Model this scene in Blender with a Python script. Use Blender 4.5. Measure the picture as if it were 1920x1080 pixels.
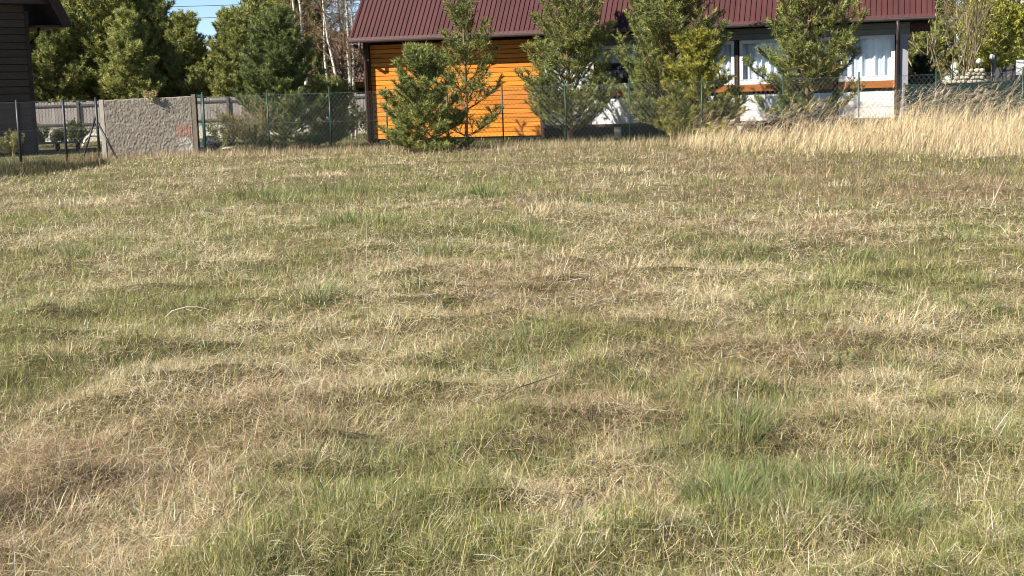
import bpy, math, random
import numpy as np
from mathutils import Vector, Matrix

for o in list(bpy.data.objects): bpy.data.objects.remove(o)
scene = bpy.context.scene
C = scene.collection
random.seed(7)
RNG = np.random.default_rng(11)
R = math.radians

# ------------------------------------------------------------------ camera
FPX, EYE, ROLL = 2600.0, 1.55, 0.03
PITCH = math.atan(365.0 / FPX)
cam = bpy.data.cameras.new('camera')
cam.sensor_width = 36.0
cam.lens = FPX / 1920.0 * 36.0
cam.clip_start = 0.1
cam.clip_end = 2000.0
camo = bpy.data.objects.new('camera', cam)
C.objects.link(camo)
fw = Vector((0, math.cos(PITCH), -math.sin(PITCH)))
up = Vector((0, math.sin(PITCH), math.cos(PITCH)))
rt = Vector((1, 0, 0))
cx = rt * math.cos(ROLL) - up * math.sin(ROLL)
cy = rt * math.sin(ROLL) + up * math.cos(ROLL)
cz = -fw
M4 = Matrix(((cx.x, cy.x, cz.x, 0), (cx.y, cy.y, cz.y, 0), (cx.z, cy.z, cz.z, EYE), (0, 0, 0, 1)))
camo.matrix_world = M4
scene.camera = camo

# ------------------------------------------------------------------ sky, sun, exposure
SUN_EL, SUN_AZ = R(40), (-0.866, -0.5)
world = bpy.data.worlds.new('World')
scene.world = world
world.use_nodes = True
nt = world.node_tree
bg = nt.nodes['Background']
sky = nt.nodes.new('ShaderNodeTexSky')
sky.sky_type = 'NISHITA'
sky.sun_disc = False
sky.sun_elevation = SUN_EL
sky.sun_rotation = math.atan2(SUN_AZ[0], SUN_AZ[1])
sky.air_density = 0.6
sky.dust_density = 0.0
sky.ozone_density = 3.0
nt.links.new(sky.outputs[0], bg.inputs['Color'])
bg.inputs['Strength'].default_value = 0.075
sl = bpy.data.lights.new('sun', 'SUN')
sl.energy = 5.0
sl.angle = R(0.53)
sl.color = (1.0, 0.94, 0.85)
so = bpy.data.objects.new('sun', sl)
C.objects.link(so)
S = Vector((SUN_AZ[0] * math.cos(SUN_EL), SUN_AZ[1] * math.cos(SUN_EL), math.sin(SUN_EL)))
so.rotation_euler = (-S).to_track_quat('-Z', 'Y').to_euler()
so.location = (-20, -10, 25)
scene.render.engine = 'CYCLES'
vs = scene.view_settings
vs.view_transform = 'Standard'
vs.look = 'None'
vs.exposure = 1.15
vs.gamma = 1.0
vs.use_curve_mapping = False
scene.cycles.max_bounces = 4
scene.cycles.filter_width = 1.05
scene.cycles.transparent_max_bounces = 8
scene.render.resolution_x, scene.render.resolution_y = 1024, 576

# ------------------------------------------------------------------ helpers
def tag(o, label=None, cat=None, group=None, kind=None):
    if label: o['label'] = label
    if cat: o['category'] = cat
    if group: o['group'] = group
    if kind: o['kind'] = kind
    return o

def empty(name, loc=(0, 0, 0), rz=0.0, label=None, cat=None, group=None):
    o = bpy.data.objects.new(name, None)
    C.objects.link(o)
    o.location = loc
    o.rotation_euler = (0, 0, rz)
    o.empty_display_size = 0.2
    return tag(o, label, cat, group)

def mesh_from(name, V, loops, starts, mat, cols=None, smooth=False):
    me = bpy.data.meshes.new(name)
    V = np.asarray(V, dtype=np.float32)
    loops = np.asarray(loops, dtype=np.int32)
    starts = np.asarray(starts, dtype=np.int32)
    me.vertices.add(len(V))
    me.vertices.foreach_set('co', V.ravel())
    me.loops.add(len(loops))
    me.loops.foreach_set('vertex_index', loops)
    me.polygons.add(len(starts))
    me.polygons.foreach_set('loop_start', starts)
    if smooth:
        me.polygons.foreach_set('use_smooth', np.ones(len(starts), dtype=bool))
    if cols is not None:
        a = me.color_attributes.new('Col', 'FLOAT_COLOR', 'POINT')
        c4 = np.ones((len(V), 4), dtype=np.float32)
        c4[:, :3] = cols
        a.data.foreach_set('color', c4.ravel())
    me.update(calc_edges=True)
    me.materials.append(mat)
    return me

def link(name, me, parent=None, loc=None, rz=None):
    o = bpy.data.objects.new(name, me)
    C.objects.link(o)
    if parent is not None: o.parent = parent
    if loc is not None: o.location = loc
    if rz is not None: o.rotation_euler = (0, 0, rz)
    return o

class MB:
    """collects simple shapes for one mesh"""
    def __init__(self): self.v = []; self.f = []; self.c = []
    def add(self, vs_, fs, col=None):
        b = len(self.v)
        self.v += [tuple(p) for p in vs_]
        self.f += [tuple(i + b for i in q) for q in fs]
        if col is not None: self.c += [col] * len(vs_)
        return self
    def box(self, x0, x1, y0, y1, z0, z1, col=None, jit=0.0):
        P = [(x, y, z) for z in (z0, z1) for y in (y0, y1) for x in (x0, x1)]
        if jit: P = [(a + random.uniform(-jit, jit), b + random.uniform(-jit, jit), c + random.uniform(-jit, jit)) for a, b, c in P]
        return self.add(P, [(0, 2, 3, 1), (4, 5, 7, 6), (0, 1, 5, 4), (2, 6, 7, 3), (0, 4, 6, 2), (1, 3, 7, 5)], col)
    def tube(self, pts, rad, n=8, col=None, cap=True):
        pts = [Vector(p) for p in pts]
        rads = rad if isinstance(rad, (list, tuple)) else [rad] * len(pts)
        vs_, fs = [], []
        for i, p in enumerate(pts):
            if i == 0: d = pts[1] - p
            elif i == len(pts) - 1: d = p - pts[i - 1]
            else: d = (pts[i + 1] - p).normalized() + (p - pts[i - 1]).normalized()
            d.normalize()
            a = Vector((0, 0, 1)) if abs(d.z) < 0.9 else Vector((1, 0, 0))
            u = d.cross(a).normalized(); w = d.cross(u)
            for k in range(n):
                t = 2 * math.pi * k / n
                vs_.append(p + (u * math.cos(t) + w * math.sin(t)) * rads[i])
        for i in range(len(pts) - 1):
            for k in range(n):
                k2 = (k + 1) % n
                fs.append((i * n + k, i * n + k2, (i + 1) * n + k2, (i + 1) * n + k))
        if cap:
            fs.append(tuple(range(n - 1, -1, -1)))
            fs.append(tuple((len(pts) - 1) * n + k for k in range(n)))
        return self.add(vs_, fs, col)
    def mesh(self, name, mat, smooth=False):
        me = bpy.data.meshes.new(name)
        me.from_pydata(self.v, [], self.f)
        if self.c and len(self.c) == len(self.v):
            a = me.color_attributes.new('Col', 'FLOAT_COLOR', 'POINT')
            a.data.foreach_set('color', np.array([(c[0], c[1], c[2], 1) for c in self.c], dtype=np.float32).ravel())
        if smooth: me.polygons.foreach_set('use_smooth', np.ones(len(me.polygons), dtype=bool))
        me.materials.append(mat)
        me.update()
        return me
    def build(self, name, mat, parent=None, smooth=False, loc=None, rz=None):
        return link(name, self.mesh(name, mat, smooth), parent, loc, rz)

# --- value noise
def _hash(ix, iy, seed):
    n = (ix.astype(np.int64) * 374761393 + iy.astype(np.int64) * 668265263 + seed * 1442695041) & 0xFFFFFFFF
    n = ((n ^ (n >> 13)) * 1274126177) & 0xFFFFFFFF
    n = n ^ (n >> 16)
    return (n & 0xFFFFFF) / float(0xFFFFFF)
def vnoise(x, y, seed=0):
    x = np.asarray(x, float); y = np.asarray(y, float)
    ix = np.floor(x); iy = np.floor(y)
    fx = x - ix; fy = y - iy
    fx = fx * fx * (3 - 2 * fx); fy = fy * fy * (3 - 2 * fy)
    a = _hash(ix, iy, seed); b = _hash(ix + 1, iy, seed); c = _hash(ix, iy + 1, seed); d = _hash(ix + 1, iy + 1, seed)
    return (a * (1 - fx) + b * fx) * (1 - fy) + (c * (1 - fx) + d * fx) * fy
def fbm(x, y, seed=0, oct=3):
    s = 0; a = 0.5; t = 0
    for i in range(oct):
        s = s + a * vnoise(x * 2 ** i + 17.3 * i, y * 2 ** i - 9.1 * i, seed + i * 31); t += a; a *= 0.5
    return s / t
def sstep(a, b, x):
    t = np.clip((x - a) / (b - a), 0, 1); return t * t * (3 - 2 * t)

# ------------------------------------------------------------------ materials
def newmat(name):
    m = bpy.data.materials.new(name); m.use_nodes = True
    return m, m.node_tree, m.node_tree.nodes['Principled BSDF']

def mat_noise(name, c1, c2, scale=8.0, rough=0.7, bump=0.0, bscale=40.0, stretch=(1, 1, 1), spec=0.3, metal=0.0, detail=4.0, per_obj=0.0):
    m, t, p = newmat(name)
    tc = t.nodes.new('ShaderNodeTexCoord')
    mp = t.nodes.new('ShaderNodeMapping'); mp.inputs['Scale'].default_value = stretch
    nz = t.nodes.new('ShaderNodeTexNoise'); nz.inputs['Scale'].default_value = scale; nz.inputs['Detail'].default_value = detail
    nz.inputs['Roughness'].default_value = 0.65
    rp = t.nodes.new('ShaderNodeValToRGB')
    rp.color_ramp.elements[0].position = 0.3; rp.color_ramp.elements[1].position = 0.7
    rp.color_ramp.elements[0].color = (*c1, 1); rp.color_ramp.elements[1].color = (*c2, 1)
    t.links.new(tc.outputs['Object'], mp.inputs['Vector'])
    t.links.new(mp.outputs[0], nz.inputs['Vector'])
    t.links.new(nz.outputs['Fac'], rp.inputs[0])
    col = rp.outputs[0]
    if per_obj:
        oi = t.nodes.new('ShaderNodeObjectInfo')
        mr = t.nodes.new('ShaderNodeMapRange'); mr.inputs[3].default_value = 1 - per_obj; mr.inputs[4].default_value = 1 + per_obj
        hs = t.nodes.new('ShaderNodeHueSaturation')
        t.links.new(oi.outputs['Random'], mr.inputs[0]); t.links.new(mr.outputs[0], hs.inputs['Value']); t.links.new(col, hs.inputs['Color'])
        col = hs.outputs[0]
        ad = t.nodes.new('ShaderNodeVectorMath'); ad.operation = 'ADD'
        sc = t.nodes.new('ShaderNodeMath'); sc.operation = 'MULTIPLY'; sc.inputs[1].default_value = 37.0
        t.links.new(oi.outputs['Random'], sc.inputs[0]); t.links.new(tc.outputs['Object'], ad.inputs[0]); t.links.new(sc.outputs[0], ad.inputs[1])
        t.links.new(ad.outputs[0], mp.inputs['Vector'])
    t.links.new(col, p.inputs['Base Color'])
    p.inputs['Roughness'].default_value = rough
    p.inputs['Specular IOR Level'].default_value = spec
    p.inputs['Metallic'].default_value = metal
    if bump:
        n2 = t.nodes.new('ShaderNodeTexNoise'); n2.inputs['Scale'].default_value = bscale; n2.inputs['Detail'].default_value = 5
        bp = t.nodes.new('ShaderNodeBump'); bp.inputs['Strength'].default_value = bump; bp.inputs['Distance'].default_value = 0.02
        t.links.new(mp.outputs[0], n2.inputs['Vector']); t.links.new(n2.outputs['Fac'], bp.inputs['Height']); t.links.new(bp.outputs[0], p.inputs['Normal'])
    return m

def mat_leaf(name, trans=0.3, rough=0.55, spec=0.25, tint=(1, 1, 1), per_obj=0.0):
    """blade / needle material: colour stored per blade in the attribute Col"""
    m, t, p = newmat(name)
    at = t.nodes.new('ShaderNodeAttribute'); at.attribute_name = 'Col'
    col = at.outputs['Color']
    if tint != (1, 1, 1) or per_obj:
        oi = t.nodes.new('ShaderNodeObjectInfo')
        mr = t.nodes.new('ShaderNodeMapRange'); mr.inputs[3].default_value = 1 - per_obj; mr.inputs[4].default_value = 1 + per_obj
        hs = t.nodes.new('ShaderNodeHueSaturation')
        t.links.new(oi.outputs['Random'], mr.inputs[0]); t.links.new(mr.outputs[0], hs.inputs['Value']); t.links.new(col, hs.inputs['Color'])
        col = hs.outputs[0]
    p.inputs['Roughness'].default_value = rough
    p.inputs['Specular IOR Level'].default_value = spec
    t.links.new(col, p.inputs['Base Color'])
    tr = t.nodes.new('ShaderNodeBsdfTranslucent')
    t.links.new(col, tr.inputs['Color'])
    mx = t.nodes.new('ShaderNodeMixShader'); mx.inputs[0].default_value = trans
    out = t.nodes['Material Output']
    t.links.new(p.outputs[0], mx.inputs[1]); t.links.new(tr.outputs[0], mx.inputs[2]); t.links.new(mx.outputs[0], out.inputs['Surface'])
    return m

M = {}
M['grass'] = mat_leaf('grass_blades', 0.36, 0.6, 0.2)
M['straw'] = mat_leaf('straw_blades', 0.25, 0.6, 0.25)
M['needle'] = mat_leaf('pine_needles', 0.25, 0.5, 0.3, per_obj=0.12, tint=(0.99, 1, 1))
M['leaf'] = mat_leaf('leaves', 0.3, 0.55, 0.3)
M['twig'] = mat_leaf('twigs', 0.0, 0.8, 0.1)
M['orange'] = mat_noise('orange_stained_boards', (0.50, 0.155, 0.011), (0.72, 0.265, 0.024), 3.0, 0.55, 0.25, 30, (0.7, 6, 14), 0.3, per_obj=0.2)
M['brown_wood'] = mat_noise('dark_brown_wood', (0.035, 0.018, 0.012), (0.07, 0.038, 0.025), 6.0, 0.65, 0.1, 30, (1, 1, 1))
M['rail_orange'] = mat_noise('orange_rail_wood', (0.28, 0.09, 0.018), (0.38, 0.13, 0.025), 5, 0.5, 0.1, 30, (0.5, 4, 8))
M['maroon'] = mat_noise('maroon_roof_sheet', (0.058, 0.0185, 0.0175), (0.074, 0.025, 0.0235), 1.3, 0.6, 0.03, 60, (1, 1, 1), 0.25, per_obj=0.07)
M['gutter'] = mat_noise('gutter_metal', (0.085, 0.070, 0.066), (0.12, 0.10, 0.095), 3, 0.4, 0, 10, (1, 1, 1), 0.5)
M['pipe'] = mat_noise('downpipe_metal', (0.075, 0.05, 0.044), (0.105, 0.072, 0.064), 3, 0.4, 0, 10, (1, 1, 1), 0.5)
M['fascia'] = mat_noise('grey_green_boards', (0.16, 0.165, 0.14), (0.22, 0.22, 0.19), 4, 0.6, 0.1, 30, (0.4, 4, 8), per_obj=0.08)
M['greytrim'] = mat_noise('grey_painted_trim', (0.22, 0.225, 0.25), (0.29, 0.29, 0.31), 4, 0.6, 0.1, 30, (3, 3, 0.5))
M['white'] = mat_noise('white_paint', (0.60, 0.60, 0.58), (0.80, 0.80, 0.79), 3, 0.5, 0.05, 30, (1, 1, 0.5), detail=8)
M['curtain'] = mat_noise('white_curtain_cloth', (0.74, 0.75, 0.80), (0.84, 0.85, 0.88), 4, 0.8, 0, 10)
M['dark'] = mat_noise('dark_base_and_void_shade', (0.015, 0.014, 0.013), (0.03, 0.027, 0.024), 3, 0.9)  # plinth and bench legs; in deck void and rail gap it paints shade
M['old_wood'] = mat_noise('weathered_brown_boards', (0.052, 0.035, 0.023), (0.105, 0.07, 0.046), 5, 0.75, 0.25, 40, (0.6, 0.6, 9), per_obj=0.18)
M['plank'] = mat_noise('grey_weathered_planks', (0.23, 0.20, 0.175), (0.35, 0.305, 0.275), 5, 0.8, 0.2, 40, (9, 9, 0.5), per_obj=0.14)
M['rail_grey'] = mat_noise('dark_grey_rails', (0.06, 0.055, 0.05), (0.10, 0.09, 0.08), 6, 0.7)
M['concrete'] = mat_noise('pale_concrete', (0.42, 0.38, 0.30), (0.56, 0.50, 0.41), 6, 0.9, 0.2, 50)
M['greenpost'] = mat_noise('green_powder_coat', (0.006, 0.030, 0.020), (0.012, 0.048, 0.032), 6, 0.45, 0, 10, (1, 1, 1), 0.45)
M['darkpost'] = mat_noise('anthracite_post', (0.014, 0.015, 0.017), (0.026, 0.027, 0.030), 6, 0.45, 0, 10, (1, 1, 1), 0.45)
M['wire'] = mat_noise('coated_wire', (0.06, 0.075, 0.07), (0.10, 0.115, 0.11), 6, 0.45)
M['wiregrey'] = mat_noise('grey_wire', (0.07, 0.072, 0.076), (0.11, 0.112, 0.117), 6, 0.45)
M['screen'] = mat_noise('dark_green_netting', (0.004, 0.016, 0.013), (0.007, 0.026, 0.020), 3, 0.8, 0.1, 60)
M['bark_pine'] = mat_noise('pine_bark', (0.12, 0.072, 0.045), (0.25, 0.15, 0.09), 14, 0.9, 0.4, 30)
M['bark_grey'] = mat_noise('grey_bark', (0.17, 0.14, 0.10), (0.28, 0.235, 0.17), 14, 0.9, 0.2, 30)
M['stone'] = mat_noise('pale_field_stone', (0.27, 0.235, 0.175), (0.42, 0.37, 0.28), 7, 0.9, 0.3, 20, per_obj=0.15)
M['tarp'] = mat_noise('dark_plastic_and_room_shade', (0.010, 0.011, 0.018), (0.03, 0.032, 0.045), 6, 0.4)  # bag plastic; also paints the dark room behind one pane
M['ochre'] = mat_noise('ochre_wall_paint', (0.48, 0.29, 0.06), (0.58, 0.36, 0.09), 3, 0.8)
M['brownroof'] = mat_noise('brown_roof_tile', (0.13, 0.075, 0.06), (0.19, 0.11, 0.09), 3, 0.7)
M['greyroof'] = mat_noise('grey_roof_tile', (0.30, 0.28, 0.255), (0.42, 0.39, 0.36), 3, 0.8)
M['greyboard'] = mat_noise('dark_grey_boards', (0.06, 0.055, 0.055), (0.11, 0.10, 0.10), 5, 0.7, 0.1, 30, (8, 8, 0.5), per_obj=0.15)
M['deadwood'] = mat_noise('bleached_twig', (0.42, 0.35, 0.24), (0.58, 0.50, 0.37), 9, 0.8)
M['drybrown'] = mat_noise('dry_brown_stalk', (0.13, 0.085, 0.05), (0.22, 0.15, 0.09), 9, 0.85)

def birch_bark():
    m, t, p = newmat('birch_bark')
    tc = t.nodes.new('ShaderNodeTexCoord')
    mp = t.nodes.new('ShaderNodeMapping'); mp.inputs['Scale'].default_value = (2.5, 2.5, 9)
    nz = t.nodes.new('ShaderNodeTexNoise'); nz.inputs['Scale'].default_value = 2.2; nz.inputs['Detail'].default_value = 4
    rp = t.nodes.new('ShaderNodeValToRGB')
    rp.color_ramp.elements[0].position = 0.36; rp.color_ramp.elements[1].position = 0.46
    rp.color_ramp.elements[0].color = (0.07, 0.055, 0.045, 1); rp.color_ramp.elements[1].color = (0.66, 0.61, 0.52, 1)
    t.links.new(tc.outputs['Object'], mp.inputs['Vector']); t.links.new(mp.outputs[0], nz.inputs['Vector'])
    t.links.new(nz.outputs['Fac'], rp.inputs[0]); t.links.new(rp.outputs[0], p.inputs['Base Color'])
    p.inputs['Roughness'].default_value = 0.75
    return m
M['birch'] = birch_bark()

def glass_mat():
    m, t, p = newmat('window_glass')
    tr = t.nodes.new('ShaderNodeBsdfTransparent'); tr.inputs['Color'].default_value = (0.90, 0.93, 0.95, 1)
    gl = t.nodes.new('ShaderNodeBsdfGlossy'); gl.inputs['Roughness'].default_value = 0.02
    lw = t.nodes.new('ShaderNodeLayerWeight'); lw.inputs['Blend'].default_value = 0.5
    pw = t.nodes.new('ShaderNodeMath'); pw.operation = 'POWER'; pw.inputs[1].default_value = 4.0
    fr = t.nodes.new('ShaderNodeMath'); fr.operation = 'MULTIPLY_ADD'; fr.inputs[1].default_value = 0.85; fr.inputs[2].default_value = 0.05
    t.links.new(lw.outputs['Facing'], pw.inputs[0]); t.links.new(pw.outputs[0], fr.inputs[0])
    mx = t.nodes.new('ShaderNodeMixShader')
    t.links.new(fr.outputs[0], mx.inputs[0]); t.links.new(tr.outputs[0], mx.inputs[1]); t.links.new(gl.outputs[0], mx.inputs[2])
    t.links.new(mx.outputs[0], t.nodes['Material Output'].inputs['Surface'])
    return m
M['glass'] = glass_mat()

def roughcast_mat():
    """rough render with a faded red-over-white painted square (object coordinates: x along, z up)"""
    m, t, p = newmat('roughcast_wall')
    tc = t.nodes.new('ShaderNodeTexCoord')
    nz = t.nodes.new('ShaderNodeTexNoise'); nz.inputs['Scale'].default_value = 9; nz.inputs['Detail'].default_value = 6; nz.inputs['Roughness'].default_value = 0.7
    rp = t.nodes.new('ShaderNodeValToRGB')
    e = rp.color_ramp.elements
    e[0].position = 0.32; e[0].color = (0.16, 0.13, 0.098, 1); e[1].position = 0.68; e[1].color = (0.33, 0.285, 0.225, 1)
    t.links.new(tc.outputs['Object'], nz.inputs['Vector']); t.links.new(nz.outputs['Fac'], rp.inputs[0])
    sp = t.nodes.new('ShaderNodeSeparateXYZ'); t.links.new(tc.outputs['Object'], sp.inputs[0])
    n2 = t.nodes.new('ShaderNodeTexNoise'); n2.inputs['Scale'].default_value = 16
    t.links.new(tc.outputs['Object'], n2.inputs['Vector'])
    def rect(x0, x1, z0, z1, soft=0.05):
        prev = None
        for out, lo, hi in (('X', x0, x1), ('Z', z0, z1)):
            for edge, sgn in ((lo, 1), (hi, -1)):
                mr = t.nodes.new('ShaderNodeMapRange'); mr.interpolation_type = 'SMOOTHSTEP'
                mr.inputs[1].default_value = edge - soft * sgn; mr.inputs[2].default_value = edge + soft * sgn
                t.links.new(sp.outputs[out], mr.inputs[0])
                if prev is None: prev = mr.outputs[0]
                else:
                    mu = t.nodes.new('ShaderNodeMath'); mu.operation = 'MULTIPLY'
                    t.links.new(prev, mu.inputs[0]); t.links.new(mr.outputs[0], mu.inputs[1]); prev = mu.outputs[0]
        st = t.nodes.new('ShaderNodeMapRange'); st.inputs[1].default_value = 0.40; st.inputs[2].default_value = 0.62
        t.links.new(n2.outputs['Fac'], st.inputs[0])
        mu = t.nodes.new('ShaderNodeMath'); mu.operation = 'MULTIPLY'
        t.links.new(prev, mu.inputs[0]); t.links.new(st.outputs[0], mu.inputs[1])
        return mu.outputs[0]
    col = rp.outputs[0]
    for (x0, x1, z0, z1), c in (((2.03, 2.52, 0.10, 0.54), (0.50, 0.46, 0.40)), ((2.0, 2.52, 0.56, 0.90), (0.42, 0.15, 0.10))):
        mx = t.nodes.new('ShaderNodeMix'); mx.data_type = 'RGBA'
        mx.inputs['B'].default_value = (*c, 1)
        t.links.new(rect(x0, x1, z0, z1), mx.inputs['Factor']); t.links.new(col, mx.inputs['A']); col = mx.outputs['Result']
    t.links.new(col, p.inputs['Base Color'])
    p.inputs['Roughness'].default_value = 0.95
    return m
M['roughcast'] = roughcast_mat()

def ground_mat():
    m, t, p = newmat('meadow_soil')
    tc = t.nodes.new('ShaderNodeTexCoord')
    a = t.nodes.new('ShaderNodeTexNoise'); a.inputs['Scale'].default_value = 0.55; a.inputs['Detail'].default_value = 8; a.inputs['Roughness'].default_value = 0.7
    b = t.nodes.new('ShaderNodeTexNoise'); b.inputs['Scale'].default_value = 22; b.inputs['Detail'].default_value = 6
    t.links.new(tc.outputs['Object'], a.inputs['Vector']); t.links.new(tc.outputs['Object'], b.inputs['Vector'])
    r1 = t.nodes.new('ShaderNodeValToRGB'); e = r1.color_ramp.elements
    e[0].position = 0.38; e[0].color = (0.095, 0.092, 0.038, 1); e[1].position = 0.62; e[1].color = (0.18, 0.142, 0.078, 1)
    r2 = t.nodes.new('ShaderNodeValToRGB'); e = r2.color_ramp.elements
    e[0].position = 0.3; e[0].color = (0.45, 0.45, 0.45, 1); e[1].position = 0.7; e[1].color = (1.2, 1.2, 1.2, 1)
    t.links.new(a.outputs['Fac'], r1.inputs[0]); t.links.new(b.outputs['Fac'], r2.inputs[0])
    mx = t.nodes.new('ShaderNodeMix'); mx.data_type = 'RGBA'; mx.blend_type = 'MULTIPLY'; mx.inputs['Factor'].default_value = 1
    t.links.new(r1.outputs[0], mx.inputs['A']); t.links.new(r2.outputs[0], mx.inputs['B']); t.links.new(mx.outputs['Result'], p.inputs['Base Color'])
    p.inputs['Roughness'].default_value = 1.0; p.inputs['Specular IOR Level'].default_value = 0.05
    bp = t.nodes.new('ShaderNodeBump'); bp.inputs['Strength'].default_value = 0.8; bp.inputs['Distance'].default_value = 0.05
    t.links.new(b.outputs['Fac'], bp.inputs['Height']); t.links.new(bp.outputs[0], p.inputs['Normal'])
    return m
M['ground'] = ground_mat()

# ------------------------------------------------------------------ ground
def edge_x(y):
    return np.interp(y, [20, 26, 30.4, 32.6, 36.4, 38.5, 40], [-19, -13.2, -11.1, -10.66, -10.5, -11.2, -11.3])
def hgt(x, y):
    x = np.asarray(x, float); y = np.asarray(y, float)
    near = 1 - sstep(36, 42, y)
    side = 1 - sstep(22, 28, np.abs(x))
    b = (fbm(x * 0.42, y * 0.42, 3, 2) - 0.5) * 0.14
    tus = np.clip(fbm(x * 2.0 + 5, y * 2.0, 9, 2) - 0.46, 0, 1) * (0.32 - 0.23 * sstep(6, 20, y))
    fine = (vnoise(x * 5.5, y * 5.5, 21) - 0.5) * 0.035
    # the shallow dark ditch along the left fence
    dl = x - (edge_x(y) - 0.7)
    ditch = -0.16 * np.exp(-(dl / 0.6) ** 2) * sstep(27, 29, y) * (1 - sstep(37, 39, y))
    return (b + tus + fine + 0.22 * sstep(2.5, 11, x) * sstep(19, 33, y)) * near * side + ditch * side

xs = np.concatenate([[-600, -250, -120, -60, -38], np.arange(-27, 27.01, 0.27), [38, 60, 120, 250, 600]])
yl = [-300, -60, -15, 0, 2.0]
yy = 2.6
while yy < 46:
    yl.append(yy); yy += max(0.07, 0.0095 * yy)
yl += [48, 55, 70, 100, 160, 300, 700, 1200]
ys = np.array(yl)
GX, GY = np.meshgrid(xs, ys)
GZ = hgt(GX, GY)
nx, ny = len(xs), len(ys)
V = np.stack([GX, GY, GZ], -1).reshape(-1, 3)
i = np.arange((ny - 1) * (nx - 1)); r_ = i // (nx - 1); c_ = i % (nx - 1)
q = np.stack([r_ * nx + c_, r_ * nx + c_ + 1, (r_ + 1) * nx + c_ + 1, (r_ + 1) * nx + c_], 1)
g = link('ground', mesh_from('ground', V, q.ravel(), np.arange(len(q)) * 4, M['ground'], smooth=True))
tag(g, 'uneven meadow ground under the grass running back to the houses', 'ground', kind='structure')

# ------------------------------------------------------------------ grass blades
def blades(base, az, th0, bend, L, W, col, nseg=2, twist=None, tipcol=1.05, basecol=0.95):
    """strips: th0 = angle from vertical at the foot, bend = extra angle at the tip"""
    N = len(base)
    d = np.stack([np.cos(az), np.sin(az), np.zeros(N)], 1)
    if twist is None: twist = RNG.normal(0, 0.7, N)
    perp = np.stack([-np.sin(az), np.cos(az), np.zeros(N)], 1)
    side = perp * np.cos(twist)[:, None] + d * (np.sin(twist) * 0.7)[:, None]
    side[:, 2] += np.sin(twist) * 0.5
    p = base.copy()
    P = []; Cc = []
    for k in range(nseg):
        w = W * (0.5, 0.42, 0.28)[k] if nseg == 3 else W * (0.5, 0.38)[k]
        P += [p - side * w[:, None], p + side * w[:, None]]
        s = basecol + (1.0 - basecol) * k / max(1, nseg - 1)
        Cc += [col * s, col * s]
        th = th0 + bend * (k + 0.6) / nseg
        p = p + (d * np.sin(th)[:, None] + np.array([0, 0, 1.0]) * np.cos(th)[:, None]) * (L / nseg)[:, None]
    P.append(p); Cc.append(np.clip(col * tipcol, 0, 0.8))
    nv = 2 * nseg + 1
    V = np.stack(P, 1).reshape(-1, 3)
    CC = np.stack(Cc, 1).reshape(-1, 3)
    b0 = np.arange(N) * nv
    fl = []; fs = []
    lp = 4 * (nseg - 1) + 3
    loops = np.empty((N, lp), dtype=np.int64)
    for k in range(nseg - 1):
        loops[:, 4 * k:4 * k + 4] = np.stack([b0 + 2 * k, b0 + 2 * k + 1, b0 + 2 * k + 3, b0 + 2 * k + 2], 1)
    kk = nseg - 1
    loops[:, -3:] = np.stack([b0 + 2 * kk, b0 + 2 * kk + 1, b0 + 2 * kk + 2], 1)
    st = np.empty((N, nseg), dtype=np.int64)
    for k in range(nseg): st[:, k] = np.arange(N) * lp + 4 * k
    return V, CC, loops.ravel(), st.ravel()

class Strips:
    def __init__(self): self.V = []; self.C = []; self.L = []; self.S = []; self.nv = 0; self.nl = 0
    def add(self, V, Cc, L, S_):
        self.V.append(V); self.C.append(Cc); self.L.append(L + self.nv); self.S.append(S_ + self.nl)
        self.nv += len(V); self.nl += len(L)
    def build(self, name, mat, parent=None):
        return link(name, mesh_from(name, np.concatenate(self.V), np.concatenate(self.L), np.concatenate(self.S), mat, np.concatenate(self.C)), parent)

# patches seen in the meadow: x, y, radius, greener (+) / drier (-), browner
PATCH = [(-1.6, 6.06, 0.75, -0.55, 0.1), (-1.9, 5.6, 0.5, -0.35, 0.25), (-1.2, 7.5, 0.6, -0.5, 0.2), (0.84, 4.93, 0.45, 0.3, 0), (1.35, 4.9, 0.4, 0.25, 0),
         (2.1, 6.1, 0.7, 0.35, 0), (-3.0, 23.3, 1.3, 0.7, 0), (-4.1, 22.5, 0.7, 0.5, 0), (-0.5, 23.5, 1.1, 0.5, 0), (5.4, 18.3, 1.6, -0.4, 0.8), (7.4, 20.5, 1.8, -0.3, 0.6), (2.6, 20.0, 1.3, -0.3, 0.5),
         (4.6, 24, 2.2, -0.35, 0.5), (1.2, 16.9, 1.1, -0.55, 0.1), (-6.9, 23.6, 1.3, -0.5, 0), (-0.5, 12.2, 1.2, -0.4, 0.2), (0.5, 10.1, 1.0, -0.4, 0.35),
         (0.15, 8.2, 0.5, 0.5, 0), (0.3, 6.45, 0.35, -0.5, 0.5), (0.1, 5.0, 0.22, -0.9, 0), (-0.3, 5.0, 0.5, 0.45, 0), (-2.2, 5.9, 0.4, -0.4, 0.5),
         (0.9, 10.3, 0.5, -0.5, -0.1), (-2.0, 16.5, 0.9, 0.5, 0), (2.9, 9.8, 0.9, 0.35, 0), (3.0, 15.6, 1.2, -0.3, 0.1), (-4.7, 15.0, 1.3, 0.25, -0.2),
         (-3.8, 11, 0.7, 0.3, 0), (1.6, 7.4, 0.4, -0.2, 0.2), (3.4, 12.5, 1.3, 0.3, 0), (-1.0, 4.6, 0.35, 0.3, 0), (5.0, 30, 2.5, -0.2, 0.2), (0, 32, 3.5, -0.1, 0.25)]
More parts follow.
